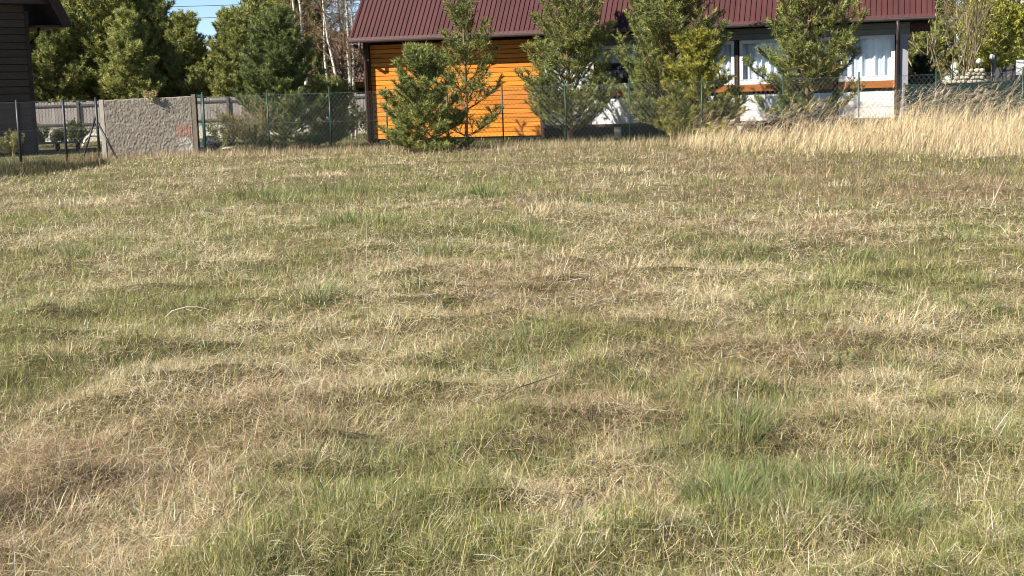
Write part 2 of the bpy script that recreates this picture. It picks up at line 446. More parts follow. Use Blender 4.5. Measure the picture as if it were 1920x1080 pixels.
def fields(x, y):
    n1 = fbm(x * 0.8, y * 0.42, 41, 3); n2 = fbm(x * 2.3, y * 1.3, 57, 3); n4 = fbm(x * 6, y * 4.5, 59, 2); n3 = fbm(x * 0.9 + 3, y * 0.5, 73, 3)
    gsc = 0.47 + 1.9 * (n1 - 0.5) + 1.5 * (n2 - 0.5) + 0.9 * (n4 - 0.5)
    bsc = 0.22 + 1.5 * (n3 - 0.5) + 0.8 * (n2 - 0.5)
    for px, py, r, dg, db in PATCH:
        w = np.exp(-(((x - px) / r) ** 2 + ((y - py) / (1.6 * r)) ** 2))
        gsc = gsc + dg * w; bsc = bsc + db * w
    return np.clip(gsc, 0.03, 0.95), np.clip(bsc, 0.0, 0.85)

def sample_field(n, y0, y1, power, margin=0.44):
    u = RNG.random(n); a = 1 - power
    y = (y0 ** a + u * (y1 ** a - y0 ** a)) ** (1 / a)
    x = (RNG.random(n) * 2 - 1) * (margin * y + 0.8)
    return x, y

def inside_field(x, y):
    return (x > edge_x(y) + 0.15 * np.sin(y * 3.0)) & (y < 40.6 - 0.195 * (x + 9) + 0.3)

def jit(col, n, s=0.16):
    v = np.exp(RNG.normal(0, s, n))[:, None]
    h = 1 + RNG.normal(0, 0.06, (n, 3))
    return np.clip(np.array(col)[None, :] * v * h, 0.004, 0.8)

GREENS = np.array([(0.245, 0.265, 0.078), (0.20, 0.23, 0.078), (0.305, 0.31, 0.095), (0.16, 0.185, 0.06), (0.36, 0.335, 0.125)])
STRAWS = np.array([(0.58, 0.45, 0.26), (0.67, 0.545, 0.345), (0.49, 0.37, 0.205), (0.61, 0.515, 0.335), (0.54, 0.41, 0.225)])
BROWNS = np.array([(0.31, 0.21, 0.125), (0.38, 0.27, 0.165), (0.22, 0.145, 0.085), (0.43, 0.31, 0.20)])

green = Strips(); straw = Strips()
def wfac(y): return 0.0024 * np.maximum(1.0, y / 6.0) ** 0.90

def scatter_field(n, y0, y1, power, nseg):
    x, y = sample_field(n, y0, y1, power)
    k = inside_field(x, y); x, y = x[k], y[k]
    gs, bs = fields(x, y)
    z = hgt(x, y) - 0.01
    base = np.stack([x, y, z], 1)
    u = RNG.random(len(x))
    isg = u < 0.14 + 0.64 * gs
    clump = fbm(x * 3.1, y * 3.1, 91, 2)
    # live grass
    b = base[isg]; N = len(b); yb = b[:, 1]
    L = (0.03 + 0.062 * RNG.random(N)) * (0.5 + 1.1 * clump[isg]) * (0.8 + 0.5 * gs[isg]) * (1 + 0.012 * yb)
    col = GREENS[RNG.integers(0, len(GREENS), N)] * np.exp(RNG.normal(0.03, 0.34, N))[:, None] * (1 + RNG.normal(0, 0.05, (N, 3)))
    az = RNG.random(N) * 6.283
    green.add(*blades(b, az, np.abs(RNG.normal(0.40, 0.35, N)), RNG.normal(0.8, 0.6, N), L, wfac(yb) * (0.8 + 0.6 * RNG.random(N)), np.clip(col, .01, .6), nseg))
    # straw and dead stems: matted, lying in swirls
    b = base[~isg].copy(); N = len(b); yb = b[:, 1]
    br = RNG.random(N) < bs[~isg]
    pal = np.where(br[:, None], BROWNS[RNG.integers(0, len(BROWNS), N)], STRAWS[RNG.integers(0, len(STRAWS), N)])
    col = pal * np.exp(RNG.normal(0.04, 0.34, N))[:, None] * (1 + RNG.normal(0, 0.04, (N, 3)))
    swirl = 6.283 * 1.6 * fbm(b[:, 0] * 0.8, b[:, 1] * 0.8, 131, 2)
    az = swirl + RNG.normal(0, 1.1, N) + np.where(RNG.random(N) < 0.4, math.pi, 0)
    stand = RNG.random(N) < 0.08
    th0 = np.where(stand, np.abs(RNG.normal(0.35, 0.25, N)), RNG.normal(1.25, 0.25, N))
    bend = np.where(stand, RNG.normal(0.6, 0.5, N), RNG.normal(0.5, 0.55, N))
    L = np.where(stand, 0.06 + 0.09 * RNG.random(N), 0.045 + 0.095 * RNG.random(N)) * (1 + 0.02 * yb) * (0.7 + 0.6 * clump[~isg])
    b[:, 2] += np.where(stand, 0, 0.012 + 0.07 * RNG.random(N) * clump[~isg] * 1.6)
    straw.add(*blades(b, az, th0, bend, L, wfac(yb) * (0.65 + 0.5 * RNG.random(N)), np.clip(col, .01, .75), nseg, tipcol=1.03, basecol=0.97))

scatter_field(135000, 3.6, 9.5, 1.1, 2)
scatter_field(165000, 9.5, 41.5, 1.45, 2)
def thatch(n, y0, y1, power):
    # short broken bits of dry and green blades, matted close to the soil
    x, y = sample_field(n, y0, y1, power)
    k = inside_field(x, y); x, y = x[k], y[k]; n = len(x)
    gs, bs = fields(x, y)
    isg = RNG.random(n) < 0.11 + 0.64 * gs
    isb = RNG.random(n) < bs
    col = np.where(isg[:, None], GREENS[RNG.integers(0, len(GREENS), n)], np.where(isb[:, None], BROWNS[RNG.integers(0, len(BROWNS), n)], STRAWS[RNG.integers(0, len(STRAWS), n)]))
    col = np.clip(col * np.exp(RNG.normal(-0.06, 0.36, n))[:, None], .01, .75)
    clump = fbm(x * 3.1, y * 3.1, 91, 2)
    b = np.stack([x, y, hgt(x, y) + 0.055 * RNG.random(n) * clump * 1.5 - 0.002], 1)
    th = np.where(isg, np.abs(RNG.normal(0.7, 0.4, n)), RNG.normal(1.25, 0.35, n))
    args = (b, RNG.random(n) * 6.283, th, np.zeros(n), (0.028 + 0.055 * RNG.random(n)) * (1 + 0.035 * y), wfac(y) * (0.7 + 0.5 * RNG.random(n)), col)
    for st, sel in ((green, isg), (straw, ~isg)):
        st.add(*blades(*[a[sel] for a in args], 1, basecol=1.0, tipcol=1.0))
thatch(300000, 3.6, 9.5, 1.1)
thatch(255000, 9.5, 41.5, 1.45)

# coarse green tussocks
def tussock(x, y, r, n, Lm, cols):
    a = RNG.random(n) * 6.283; rr = r * np.sqrt(RNG.random(n))
    bx = x + np.cos(a) * rr; by = y + np.sin(a) * rr
    base = np.stack([bx, by, hgt(bx, by) - 0.01], 1)
    lean = 0.15 + 0.75 * rr / r
    col = np.array(cols)[RNG.integers(0, len(cols), n)] * np.exp(RNG.normal(0, 0.18, n))[:, None]
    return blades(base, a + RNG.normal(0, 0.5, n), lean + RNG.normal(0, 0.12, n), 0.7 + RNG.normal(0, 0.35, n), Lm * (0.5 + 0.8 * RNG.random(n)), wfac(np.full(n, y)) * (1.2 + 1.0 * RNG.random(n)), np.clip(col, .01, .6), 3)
BLUE = [(0.135, 0.185, 0.068), (0.165, 0.215, 0.08), (0.22, 0.26, 0.11), (0.17, 0.205, 0.066), (0.27, 0.27, 0.11)]
for x, y, r, n, L in [(0.78, 4.95, 0.14, 420, .20), (0.98, 4.7, 0.12, 330, .20), (1.18, 5.0, 0.13, 420, .18), (1.42, 5.05, 0.12, 330, .16), (1.0, 5.35, 0.12, 260, .15), (0.72, 5.35, 0.14, 300, .15),
                      (0.95, 5.8, 0.15, 260, .16), (1.05, 6.05, 0.12, 200, .15), (1.25, 4.62, 0.15, 330, .17), (2.0, 7.3, 0.2, 260, .18), (1.75, 7.5, 0.18, 220, .16), (0.1, 8.3, 0.25, 300, .16), (-0.05, 7.7, 0.15, 180, .15),
                      (-1.45, 10.1, 0.25, 260, .2), (-0.75, 10.6, 0.2, 180, .17), (-2.9, 23.3, 0.7, 420, .3), (-4.1, 22.6, 0.5, 300, .3), (-3.6, 21.5, 0.4, 220, .26), (-0.4, 20.8, 0.35, 240, .32), (0.2, 14.6, 0.3, 260, .28),
                      (-0.7, 13.7, 0.3, 200, .22), (-1.9, 16.6, 0.55, 300, .25), (3.0, 12.3, 0.4, 260, .2), (2.2, 12.7, 0.3, 200, .2), (-0.55, 4.75, 0.2, 260, .14), (-1.35, 4.9, 0.2, 220, .13)]:
    green.add(*tussock(x, y, r, n, L, BLUE))
for k in range(120):
    x, y = sample_field(1, 4.2, 34, 1.3); x, y = float(x[0]), float(y[0])
    gs, bs = fields(np.array([x]), np.array([y]))
    if gs[0] > 0.45: green.add(*tussock(x, y, 0.08 + 0.012 * y, 110, 0.12 + 0.003 * y + 0.06 * random.random(), BLUE))
    else: straw.add(*tussock(x, y, 0.12 + 0.014 * y, 130, 0.08 + 0.004 * y + 0.05 * random.random(), STRAWS.tolist()))
# long pale culms lying or leaning across the mat
n = 500
x, y = sample_field(n, 4.2, 36, 1.5); k = inside_field(x, y); x, y = x[k], y[k]; n = len(x)
b = np.stack([x, y, hgt(x, y) + 0.03], 1)
straw.add(*blades(b, RNG.random(n) * 6.283, np.abs(RNG.normal(0.95, 0.4, n)), RNG.normal(0.3, 0.3, n), 0.15 + 0.28 * RNG.random(n), wfac(y) * 0.8, np.clip(STRAWS[RNG.integers(0, 5, n)] * 1.1, 0, .75), 3))
go = green.build('meadow_grass', M['grass']); tag(go, 'short green grass and coarse tussocks growing all over the meadow', 'grass', kind='stuff')
# brown dead weeds standing in the right and far half of the field
n = 15000
x = RNG.uniform(-9, 12, n); y = RNG.uniform(12, 37, n)
w = 0.12 + 0.9 * np.exp(-(((x - 5.6) / 2.6) ** 2 + ((y - 19) / 3.0) ** 2)) + 0.8 * np.exp(-(((x - 5.2) / 3.5) ** 2 + ((y - 25) / 4.0) ** 2)) + 0.35 * np.exp(-(((x - 1) / 4) ** 2 + ((y - 34) / 4) ** 2))
k = (RNG.random(n) < w) & inside_field(x, y) & (np.abs(x) < 0.44 * y + 1); x, y = x[k], y[k]; n = len(x)
b = np.stack([x, y, hgt(x, y) - 0.02], 1)
brownw = Strips()
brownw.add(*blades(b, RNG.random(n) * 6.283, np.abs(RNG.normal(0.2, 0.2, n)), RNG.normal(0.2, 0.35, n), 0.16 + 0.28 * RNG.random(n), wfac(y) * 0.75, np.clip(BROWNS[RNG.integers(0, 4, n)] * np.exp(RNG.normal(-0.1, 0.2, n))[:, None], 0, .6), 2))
# fringe of dry grass along the green fence
n = 9000
t_ = RNG.random(n); x = -11.2 + 18.5 * t_; y = 41.2 - 0.195 * (x + 9) - np.abs(RNG.normal(0, 0.9, n)) - 0.1
b = np.stack([x, y, hgt(x, y) - 0.02], 1)
brownw.add(*blades(b, RNG.random(n) * 6.283, np.abs(RNG.normal(0.25, 0.25, n)), RNG.normal(0.5, 0.4, n), 0.12 + 0.26 * RNG.random(n) ** 1.5, wfac(y) * 0.8, np.clip(np.concatenate([BROWNS, STRAWS[:3]])[RNG.integers(0, 7, n)] * np.exp(RNG.normal(0, 0.2, n))[:, None], 0, .6), 2))
bo = brownw.build('dead_weeds', M['straw']); tag(bo, 'thin brown dead weeds standing in the field and along the green fence', 'weeds', kind='stuff')
so_ = straw.build('dry_straw', M['straw']); tag(so_, 'pale dry straw matted flat between the green grass', 'straw', kind='stuff')

# tall straw-coloured reed grass on the right
tall = Strips()
n = 40000
x = RNG.uniform(3.9, 17.0, n); y = RNG.uniform(22, 38.5, n)
front = np.maximum(31.6 - 2.0 * (x - 5.0), 23.0)
back = 40.2 - 0.195 * (x + 9)
ok = (y > front + 1.0 * (vnoise(x * 1.3, y * 0 + 3, 5) - 0.5) * 2) & (y < back) & (x < 0.46 * y + 1) & (x > 4.35 + 0.9 * (vnoise(y * 1.7, x * 0.6, 15) - 0.5))
dens = sstep(-0.4, 2.4, y - front) * 0.85 + 0.15 * vnoise(x * 3, y * 2, 67)
ok &= RNG.random(n) < dens * (0.35 + 0.9 * fbm(x * 0.9, y * 0.9, 77, 2))
x, y = x[ok], y[ok]; n = len(x)
dfr = y - np.maximum(31.6 - 2.0 * (x - 5.0), 23.0)
hh = 0.22 + 0.26 * sstep(0.0, 3.5, dfr) + 0.36 * sstep(4.5, 11.0, x) * sstep(1.5, 8.0, dfr)
hh = hh * (0.75 + 0.5 * fbm(x * 1.1, y * 1.1, 177, 2))
b = np.stack([x, y, hgt(x, y) - 0.02], 1)
GOLD = np.array([(0.67, 0.52, 0.29), (0.61, 0.46, 0.25), (0.74, 0.60, 0.37), (0.48, 0.36, 0.20), (0.36, 0.26, 0.145), (0.57, 0.45, 0.28)])
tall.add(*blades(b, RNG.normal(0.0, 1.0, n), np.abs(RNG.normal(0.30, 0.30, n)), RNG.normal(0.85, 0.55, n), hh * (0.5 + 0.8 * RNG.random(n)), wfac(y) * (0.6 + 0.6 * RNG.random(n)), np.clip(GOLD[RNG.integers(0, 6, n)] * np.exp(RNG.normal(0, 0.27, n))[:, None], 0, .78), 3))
# flowering stems: a culm, then a drooping plume of short bristles
n = 1250
idx = RNG.integers(0, len(x), n)
kx = x[idx] + RNG.normal(0, 0.1, n); ky = y[idx] + RNG.normal(0, 0.1, n); kh = hh[idx]
pb = np.stack([kx, ky, hgt(kx, ky)], 1)
az = RNG.normal(0.0, 0.45, n); th0 = np.abs(RNG.normal(0.22, 0.12, n)); bend = np.abs(RNG.normal(1.0, 0.3, n))
LL = kh * (1.15 + 0.60 * RNG.random(n)) + 0.20
ccol = np.clip(GOLD[RNG.integers(0, 6, n)] * np.exp(RNG.normal(0, 0.15, n))[:, None], 0, .75)
tall.add(*blades(pb, az, th0, bend, LL, wfac(ky) * 0.5, ccol, 3))
d = np.stack([np.cos(az), np.sin(az), np.zeros(n)], 1)
p = pb.copy(); PTS = [p]
for kk in range(3):
    th = th0 + bend * (kk + 0.6) / 3
    p = p + (d * np.sin(th)[:, None] + np.array([0, 0, 1.0]) * np.cos(th)[:, None]) * (LL / 3)[:, None]
    PTS.append(p)
PL = np.array([(0.56, 0.43, 0.28), (0.64, 0.50, 0.34), (0.46, 0.34, 0.22)])
for kk in range(16):
    f = 0.25 + 0.75 * RNG.random(n)
    q = PTS[2] * (1 - f)[:, None] + PTS[3] * f[:, None]
    tall.add(*blades(q, az + RNG.normal(0, 0.45, n), th + RNG.normal(0.1, 0.3, n), np.abs(RNG.normal(0.5, 0.3, n)), 0.09 + 0.09 * RNG.random(n), wfac(ky) * 0.6, np.clip(PL[RNG.integers(0, 3, n)] * np.exp(RNG.normal(0, 0.15, n))[:, None], 0, .75), 2))
to = tall.build('reed_grass', M['straw']); tag(to, 'tall golden feathery dry grass leaning to the right before the fence', 'grass', kind='stuff')

# grass in the yards behind the fences
yard = Strips()
n = 26000
x = RNG.uniform(-24, 20, n); y = RNG.uniform(36, 60, n)
k = ~inside_field(x, y) & (np.abs(x) < 0.44 * y); x, y = x[k], y[k]; n = len(x)
b = np.stack([x, y, hgt(x, y) - 0.01], 1)
lawn = (x < -9.8)
cols = np.where(lawn[:, None], np.array([(0.20, 0.225, 0.085)]), GREENS[RNG.integers(0, 4, n)] * 0.85) * np.exp(RNG.normal(0, 0.2, n))[:, None]
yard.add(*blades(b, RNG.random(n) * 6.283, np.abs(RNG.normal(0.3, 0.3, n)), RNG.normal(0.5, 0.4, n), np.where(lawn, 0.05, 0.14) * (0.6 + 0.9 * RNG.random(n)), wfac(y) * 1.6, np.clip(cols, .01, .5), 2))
n = 15000
x = RNG.uniform(-20, -9.6, n); y = RNG.uniform(37.6, 47.5, n)
k = ~inside_field(x, y) & (x < edge_x(y) + 0.3 + 3 * (y > 40.5)); x, y = x[k], y[k]; n = len(x)
b = np.stack([x, y, hgt(x, y) - 0.01], 1)
yard.add(*blades(b, RNG.random(n) * 6.283, np.abs(RNG.normal(0.6, 0.4, n)), RNG.normal(0.5, 0.4, n), 0.05 * (0.6 + 0.9 * RNG.random(n)), wfac(y) * 2.2, np.clip(np.array([(0.27, 0.275, 0.115), (0.33, 0.30, 0.15), (0.21, 0.23, 0.085)])[RNG.integers(0, 3, n)] * np.exp(RNG.normal(0, 0.18, n))[:, None], .01, .5), 2))
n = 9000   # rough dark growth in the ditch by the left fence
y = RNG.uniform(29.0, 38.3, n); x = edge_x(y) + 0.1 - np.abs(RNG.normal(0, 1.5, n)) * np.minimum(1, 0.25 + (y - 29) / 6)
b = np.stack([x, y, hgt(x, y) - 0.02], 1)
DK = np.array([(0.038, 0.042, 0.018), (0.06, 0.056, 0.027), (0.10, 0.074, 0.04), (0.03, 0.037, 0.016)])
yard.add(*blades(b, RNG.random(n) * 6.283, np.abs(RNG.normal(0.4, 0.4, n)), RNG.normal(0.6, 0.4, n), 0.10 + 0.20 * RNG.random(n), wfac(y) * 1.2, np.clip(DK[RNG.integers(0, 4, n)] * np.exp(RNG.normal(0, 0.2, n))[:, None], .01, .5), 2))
n = 320    # reddish dry docks at the fence corner
x = RNG.normal(-11.7, 0.55, n); y = RNG.normal(39.3, 0.3, n)
b = np.stack([x, y, hgt(x, y) - 0.02], 1)
yard.add(*blades(b, RNG.random(n) * 6.283, np.abs(RNG.normal(0.2, 0.2, n)), RNG.normal(0.3, 0.4, n), 0.12 + 0.4 * RNG.random(n) ** 1.6, wfac(y) * 0.8, np.clip(np.array([(0.36, 0.22, 0.12), (0.42, 0.31, 0.19), (0.27, 0.17, 0.09)])[RNG.integers(0, 3, n)] * np.exp(RNG.normal(0, 0.2, n))[:, None], .01, .5), 2))
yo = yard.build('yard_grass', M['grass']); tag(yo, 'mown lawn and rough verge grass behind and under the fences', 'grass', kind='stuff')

# ------------------------------------------------------------------ the orange wooden house
HANG = math.atan2(-0.2673, 0.9636)
H = empty('wooden_house', (-4.78, 48.08, 0), HANG, 'long house with maroon ribbed metal roof and bright orange board wall', 'house')
# local axes: x along the front, -y towards the meadow, z up
core = MB()
core.box(0.06, 17.84, 0.32, 8.0, 0.0, 3.45)
core.add([(0.06, 0.32, 3.45), (0.06, 8.0, 3.45), (0.06, 4.16, 7.45), (17.84, 0.32, 3.45), (17.84, 8.0, 3.45), (17.84, 4.16, 7.45)], [(0, 1, 2), (3, 5, 4), (0, 2, 5, 3), (1, 4, 5, 2)])
core.build('inner_wall', M['brown_wood'], H)
# orange boards
bm = 0.152
def board_mesh(L):
    pr = [(0.0, 0), (-0.03, 0.008), (-0.03, bm - 0.020), (0.0, bm - 0.007), (0.30, bm - 0.007), (0.30, 0)]
    return MB().add([(x, y, z) for x in (0, L) for y, z in pr], [(k, (k + 1) % 6, 6 + (k + 1) % 6, 6 + k) for k in range(6)] + [(5, 4, 3, 2, 1, 0), (6, 7, 8, 9, 10, 11)]).mesh('wall_board', M['orange'])
cuts = (2.05, 2.95, 3.90)
bmesh_ = {L: board_mesh(L - 0.004) for c in cuts for L in (c, 5.92 - c)}
for k in range(21):
    c = cuts[(k * 2 + k // 4) % 3]
    link('wall_board', bmesh_[c], H, (0.20, random.uniform(-0.002, 0.002), 0.13 + k * bm))
    link('wall_board', bmesh_[5.92 - c], H, (0.20 + c, random.uniform(-0.002, 0.002), 0.13 + k * bm))
MB().box(0.20, 6.12, 0.01, 0.31, 0.0, 0.125).build('plinth', M['dark'], H)
MB().box(0.0, 0.19, -0.17, 0.31, 0.0, 3.40).build('corner_post', M['brown_wood'], H)
MB().box(6.125, 6.26, -0.05, 0.31, 0.0, 3.36).build('corner_post', M['brown_wood'], H)
# veranda bays
def wbox(name, mat, *a, parent=None): return MB().box(*a).build(name, mat, parent or H)
posts = (9.42, 12.55, 15.62)
for s in posts: wbox('veranda_post', M['brown_wood'], s + 0.02, s + 0.11, -0.03, 0.30, 0.42, 3.0)
wbox('veranda_post', M['brown_wood'], 17.48, 17.6, -0.03, 0.30, 0.42, 3.0)
wbox('corner_post', M['greytrim'], 17.62, 17.86, -0.08, 0.31, 0.0, 3.0)
wbox('deck_edge', M['brown_wood'], 6.26, 17.6, -0.05, 0.30, 0.36, 0.45)
wbox('deck_void_shade', M['dark'], 6.27, 17.6, 0.16, 0.31, 0.0, 0.355)  # set-back dark box: shade of the void under the deck, painted in
for k, s in enumerate((6.9, 8.6, 10.6, 12.6, 14.6, 16.6)): wbox('pier', M['concrete'], s, s + 0.22, 0.0, 0.15, 0.0, 0.355)
for k in range(2): wbox('fascia_board', M['fascia'], 6.27, 17.9, -0.09, 0.31, 3.005 + k * 0.178, 3.175 + k * 0.178)
bays = [(6.27, 9.41), (9.56, 12.54), (12.69, 15.61), (15.76, 17.47)]
for bi, (a, b_) in enumerate(bays):
    n_p = 2 if b_ - a > 2 else 1
    for j in range(n_p):
        u0 = a + (b_ - a) * j / n_p + 0.015; u1 = a + (b_ - a) * (j + 1) / n_p - 0.015
        wbox('lower_panel', M['white'], u0, u1, 0.02, 0.14, 0.455, 1.27)
    wbox('gap_shade', M['dark'], a, b_, 0.06, 0.14, 1.275, 1.375)  # dark strip: shade between panels and rail put into the colour
    wbox('rail_board', M['rail_orange'], a, b_, -0.035, 0.14, 1.38, 1.595)
    nw = 2 if b_ - a > 2 else 1
    for j in range(nw):
        u0 = a + (b_ - a) * j / nw + 0.01; u1 = a + (b_ - a) * (j + 1) / nw - 0.01
        fr = MB()
        fr.box(u0, u1, 0.0, 0.09, 1.60, 1.76); fr.box(u0, u1, 0.0, 0.09, 2.88, 2.995)
        fr.box(u0, u0 + 0.10, 0.002, 0.088, 1.76, 2.88); fr.box(u1 - 0.10, u1, 0.002, 0.088, 1.76, 2.88)
        w = fr.build('window', M['white'], H)
        wbox('pane', M['glass'], u0 + 0.10, u1 - 0.10, 0.04, 0.05, 1.76, 2.88, parent=w)
        if (bi, j) == (0, 1):
            wbox('painted_room_shade', M['tarp'], u0 + 0.05, u1 - 0.05, 0.25, 0.31, 1.7, 2.95, parent=w)  # dark sheet added behind the glass, its colour stands for the unlit room
        # wavy curtain just behind the pane
        nxx = 60; cv, cf = [], []
        lo = 1.74 if (bi, j) != (0, 1) else 2.42
        ph = random.random() * 6
        for zz in (lo, 2.93):
            for q_ in range(nxx + 1):
                xx = u0 + 0.06 + (u1 - u0 - 0.12) * q_ / nxx
                cv.append((xx, 0.16 + 0.035 * math.sin(xx * 23 + ph + 2.2 * math.sin(xx * 3.1 + ph)) + 0.025 * math.sin(xx * 37 + 2 * ph + 1.7 * math.sin(xx * 7)) + 0.008 * math.sin(xx * 83), zz))
        for q_ in range(nxx): cf.append((q_, q_ + 1, nxx + 2 + q_, nxx + 1 + q_))
        MB().add(cv, cf).build('curtain', M['curtain'], w, smooth=True)
# roof
PR = math.tan(R(47))
def rz_(y): return 3.50 + (y + 0.62) * PR
x0r, x1r, ridge_y = -0.30, 18.62, 4.16
nsheet = 19; sw = (x1r - x0r) / nsheet
def sheet_mesh():
    prof = []
    nr = 6; sp_ = sw / nr
    for k in range(nr):
        c = k * sp_
        prof += [(c, 0), (c + 0.38 * sp_, 0.0), (c + 0.46 * sp_, 0.034), (c + 0.58 * sp_, 0.034), (c + 0.66 * sp_, 0.0)]
    prof.append((sw - 0.004, 0))
    nrm = Vector((0, -math.sin(R(47)), math.cos(R(47))))
    v, f = [], []
    for y in (-0.62, ridge_y):
        for (px, h_) in prof:
            v.append((px, y + nrm.y * h_, rz_(y) + nrm.z * h_))
    m_ = len(prof)
    for k in range(m_ - 1): f.append((k, k + 1, m_ + k + 1, m_ + k))
    return MB().add(v, f).mesh('roof_sheet', M['maroon'])
roof = MB()
yb_ = 2 * ridge_y + 0.62
roof.add([(x0r, -0.60, 3.42), (x1r, -0.60, 3.42), (x1r, -0.60, rz_(-0.60) - 0.006), (x0r, -0.60, rz_(-0.60) - 0.006),
          (x0r, ridge_y, rz_(ridge_y) - 0.006), (x1r, ridge_y, rz_(ridge_y) - 0.006), (x0r, yb_, 3.49), (x1r, yb_, 3.49),
          (x0r, yb_, 3.36), (x1r, yb_, 3.36), (x0r, ridge_y, rz_(ridge_y) - 0.17), (x1r, ridge_y, rz_(ridge_y) - 0.17)],
         [(0, 1, 2, 3), (3, 2, 5, 4), (4, 5, 7, 6), (6, 7, 9, 8), (8, 9, 11, 10), (10, 11, 1, 0), (0, 3, 4, 10), (10, 4, 6, 8), (1, 11, 5, 2), (11, 9, 7, 5)])
roof_o = roof.build('roof', M['brown_wood'], H)
sm = sheet_mesh()
for k in range(nsheet): link('roof_sheet', sm, roof_o, (x0r + k * sw, 0, 0))
MB().add([(x0r, -0.66, 3.47), (x1r, -0.66, 3.47), (x1r, -0.615, 3.56), (x0r, -0.615, 3.56), (x0r, -0.60, 3.47), (x1r, -0.60, 3.47)], [(0, 1, 2, 3), (0, 4, 5, 1)]).build('drip_edge', M['maroon'], roof_o)
MB().add([(x0r - 0.02, y, rz_(y) + dz) for y in (-0.62, ridge_y) for dz in (-0.12, 0.05)] + [(x0r + 0.05, y, rz_(y) + dz) for y in (-0.62, ridge_y) for dz in (-0.12, 0.05)],
         [(0, 2, 3, 1), (4, 5, 7, 6), (1, 3, 7, 5), (0, 1, 5, 4), (0, 4, 6, 2), (2, 6, 7, 3)]).build('verge_trim', M['maroon'], roof_o)
# gutter
gv, gf = [], []
ga = 9
for xx in (x0r, x1r):
    for rr_ in (0.075, 0.068):
        for q_ in range(ga):
            t = math.pi * q_ / (ga - 1)
            gv.append((xx, -0.72 - rr_ * math.cos(t), 3.46 - rr_ * math.sin(t) * 1.15))
for q_ in range(ga - 1):
    gf.append((q_, q_ + 1, 2 * ga + q_ + 1, 2 * ga + q_)); gf.append((ga + q_, 3 * ga + q_, 3 * ga + q_ + 1, ga + q_ + 1))
gf += [(0, 2 * ga, 3 * ga, ga), (ga - 1, 2 * ga - 1, 4 * ga - 1, 3 * ga - 1)]
MB().add(gv, gf).build('gutter', M['gutter'], H, smooth=False)
MB().tube([(0.10, -0.72, 3.40), (0.10, -0.72, 3.22), (0.10, -0.62, 3.08), (0.10, -0.33, 2.92), (0.10, -0.23, 2.80), (0.10, -0.23, 0.06)], 0.05, 10).build('downpipe', M['pipe'], H, True)
MB().tube([(17.55, -0.72, 3.40), (17.55, -0.70, 3.05), (17.55, -0.30, 2.85), (17.55, -0.16, 2.72), (17.55, -0.14, 0.06)], 0.05, 10).build('downpipe', M['pipe'], H, True)
wbox('purlin', M['brown_wood'], -0.26, 0.0, -0.50, -0.36, 3.22, 3.34)
wbox('purlin', M['brown_wood'], 17.86, 18.5, -0.06, 0.1, 3.06, 3.3)

# ------------------------------------------------------------------ dark cabin at the left edge
LB = empty('timber_cabin', (-16.0, 47.4, 0), 0, 'dark weathered timber cabin with steep overhanging roof at left edge', 'house')
LB.rotation_euler = (0, 0, math.atan2(0.66, 0.75))
# local: +x runs along the gable towards its right corner at x=0 (gable spans x -6..0), -y faces the camera side
def lbx(name, mat, *a, parent=None): return MB().box(*a).build(name, mat, parent or LB)
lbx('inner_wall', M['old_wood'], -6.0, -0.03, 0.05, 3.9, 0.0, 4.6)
bh = 0.245
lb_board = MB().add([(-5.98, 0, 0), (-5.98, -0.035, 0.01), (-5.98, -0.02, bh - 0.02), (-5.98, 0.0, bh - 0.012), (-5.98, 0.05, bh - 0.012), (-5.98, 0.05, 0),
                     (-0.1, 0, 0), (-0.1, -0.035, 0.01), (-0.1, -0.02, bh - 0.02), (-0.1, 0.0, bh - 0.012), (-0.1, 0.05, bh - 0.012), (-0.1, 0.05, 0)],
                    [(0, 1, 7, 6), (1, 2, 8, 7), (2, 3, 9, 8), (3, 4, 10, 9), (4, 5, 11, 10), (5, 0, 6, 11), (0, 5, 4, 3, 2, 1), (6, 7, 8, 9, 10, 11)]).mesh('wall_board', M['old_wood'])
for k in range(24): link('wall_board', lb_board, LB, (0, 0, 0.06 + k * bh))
lbx('corner_trim', M['brown_wood'], -0.098, 0.03, -0.05, 0.06, 0.0, 4.75)
OUT = [(1.12, 4.34), (-0.40, 7.46), (-3.0, 8.5), (-5.6, 7.46), (-7.12, 4.34)]
INN = [(1.06, 4.27), (-0.52, 7.28), (-3.0, 8.28), (-5.48, 7.28), (-7.06, 4.27)]
rv = [(x, y, z) for y in (-0.75, 4.3) for ring in (OUT, INN) for x, z in ring]
rfc = []
for k in range(4):
    rfc += [(k, k + 1, 11 + k, 10 + k), (5 + k, 15 + k, 16 + k, 6 + k), (k, 5 + k, 6 + k, k + 1), (10 + k, 11 + k, 16 + k, 15 + k)]
rfc += [(0, 10, 15, 5), (4, 9, 19, 14)]
rfo = MB().add(rv, rfc).build('roof', M['brown_wood'], LB)
vb = [(1.18, 4.20), (1.18, 4.38), (-0.38, 7.54), (-0.72, 7.36), (0.90, 4.20)]
MB().add([(x, y, z) for y in (-0.80, -0.755) for x, z in vb], [(0, 1, 2, 3, 4), (5, 9, 8, 7, 6)] + [(k, 5 + k, 5 + (k + 1) % 5, (k + 1) % 5) for k in range(5)]).build('verge_board', M['brown_wood'], rfo)
lbx('soffit', M['brown_wood'], -0.02, 1.10, -0.70, 4.2, 4.20, 4.26)
lbx('tie_beam', M['old_wood'], -1.2, 0.62, -0.42, -0.24, 4.98, 5.16)
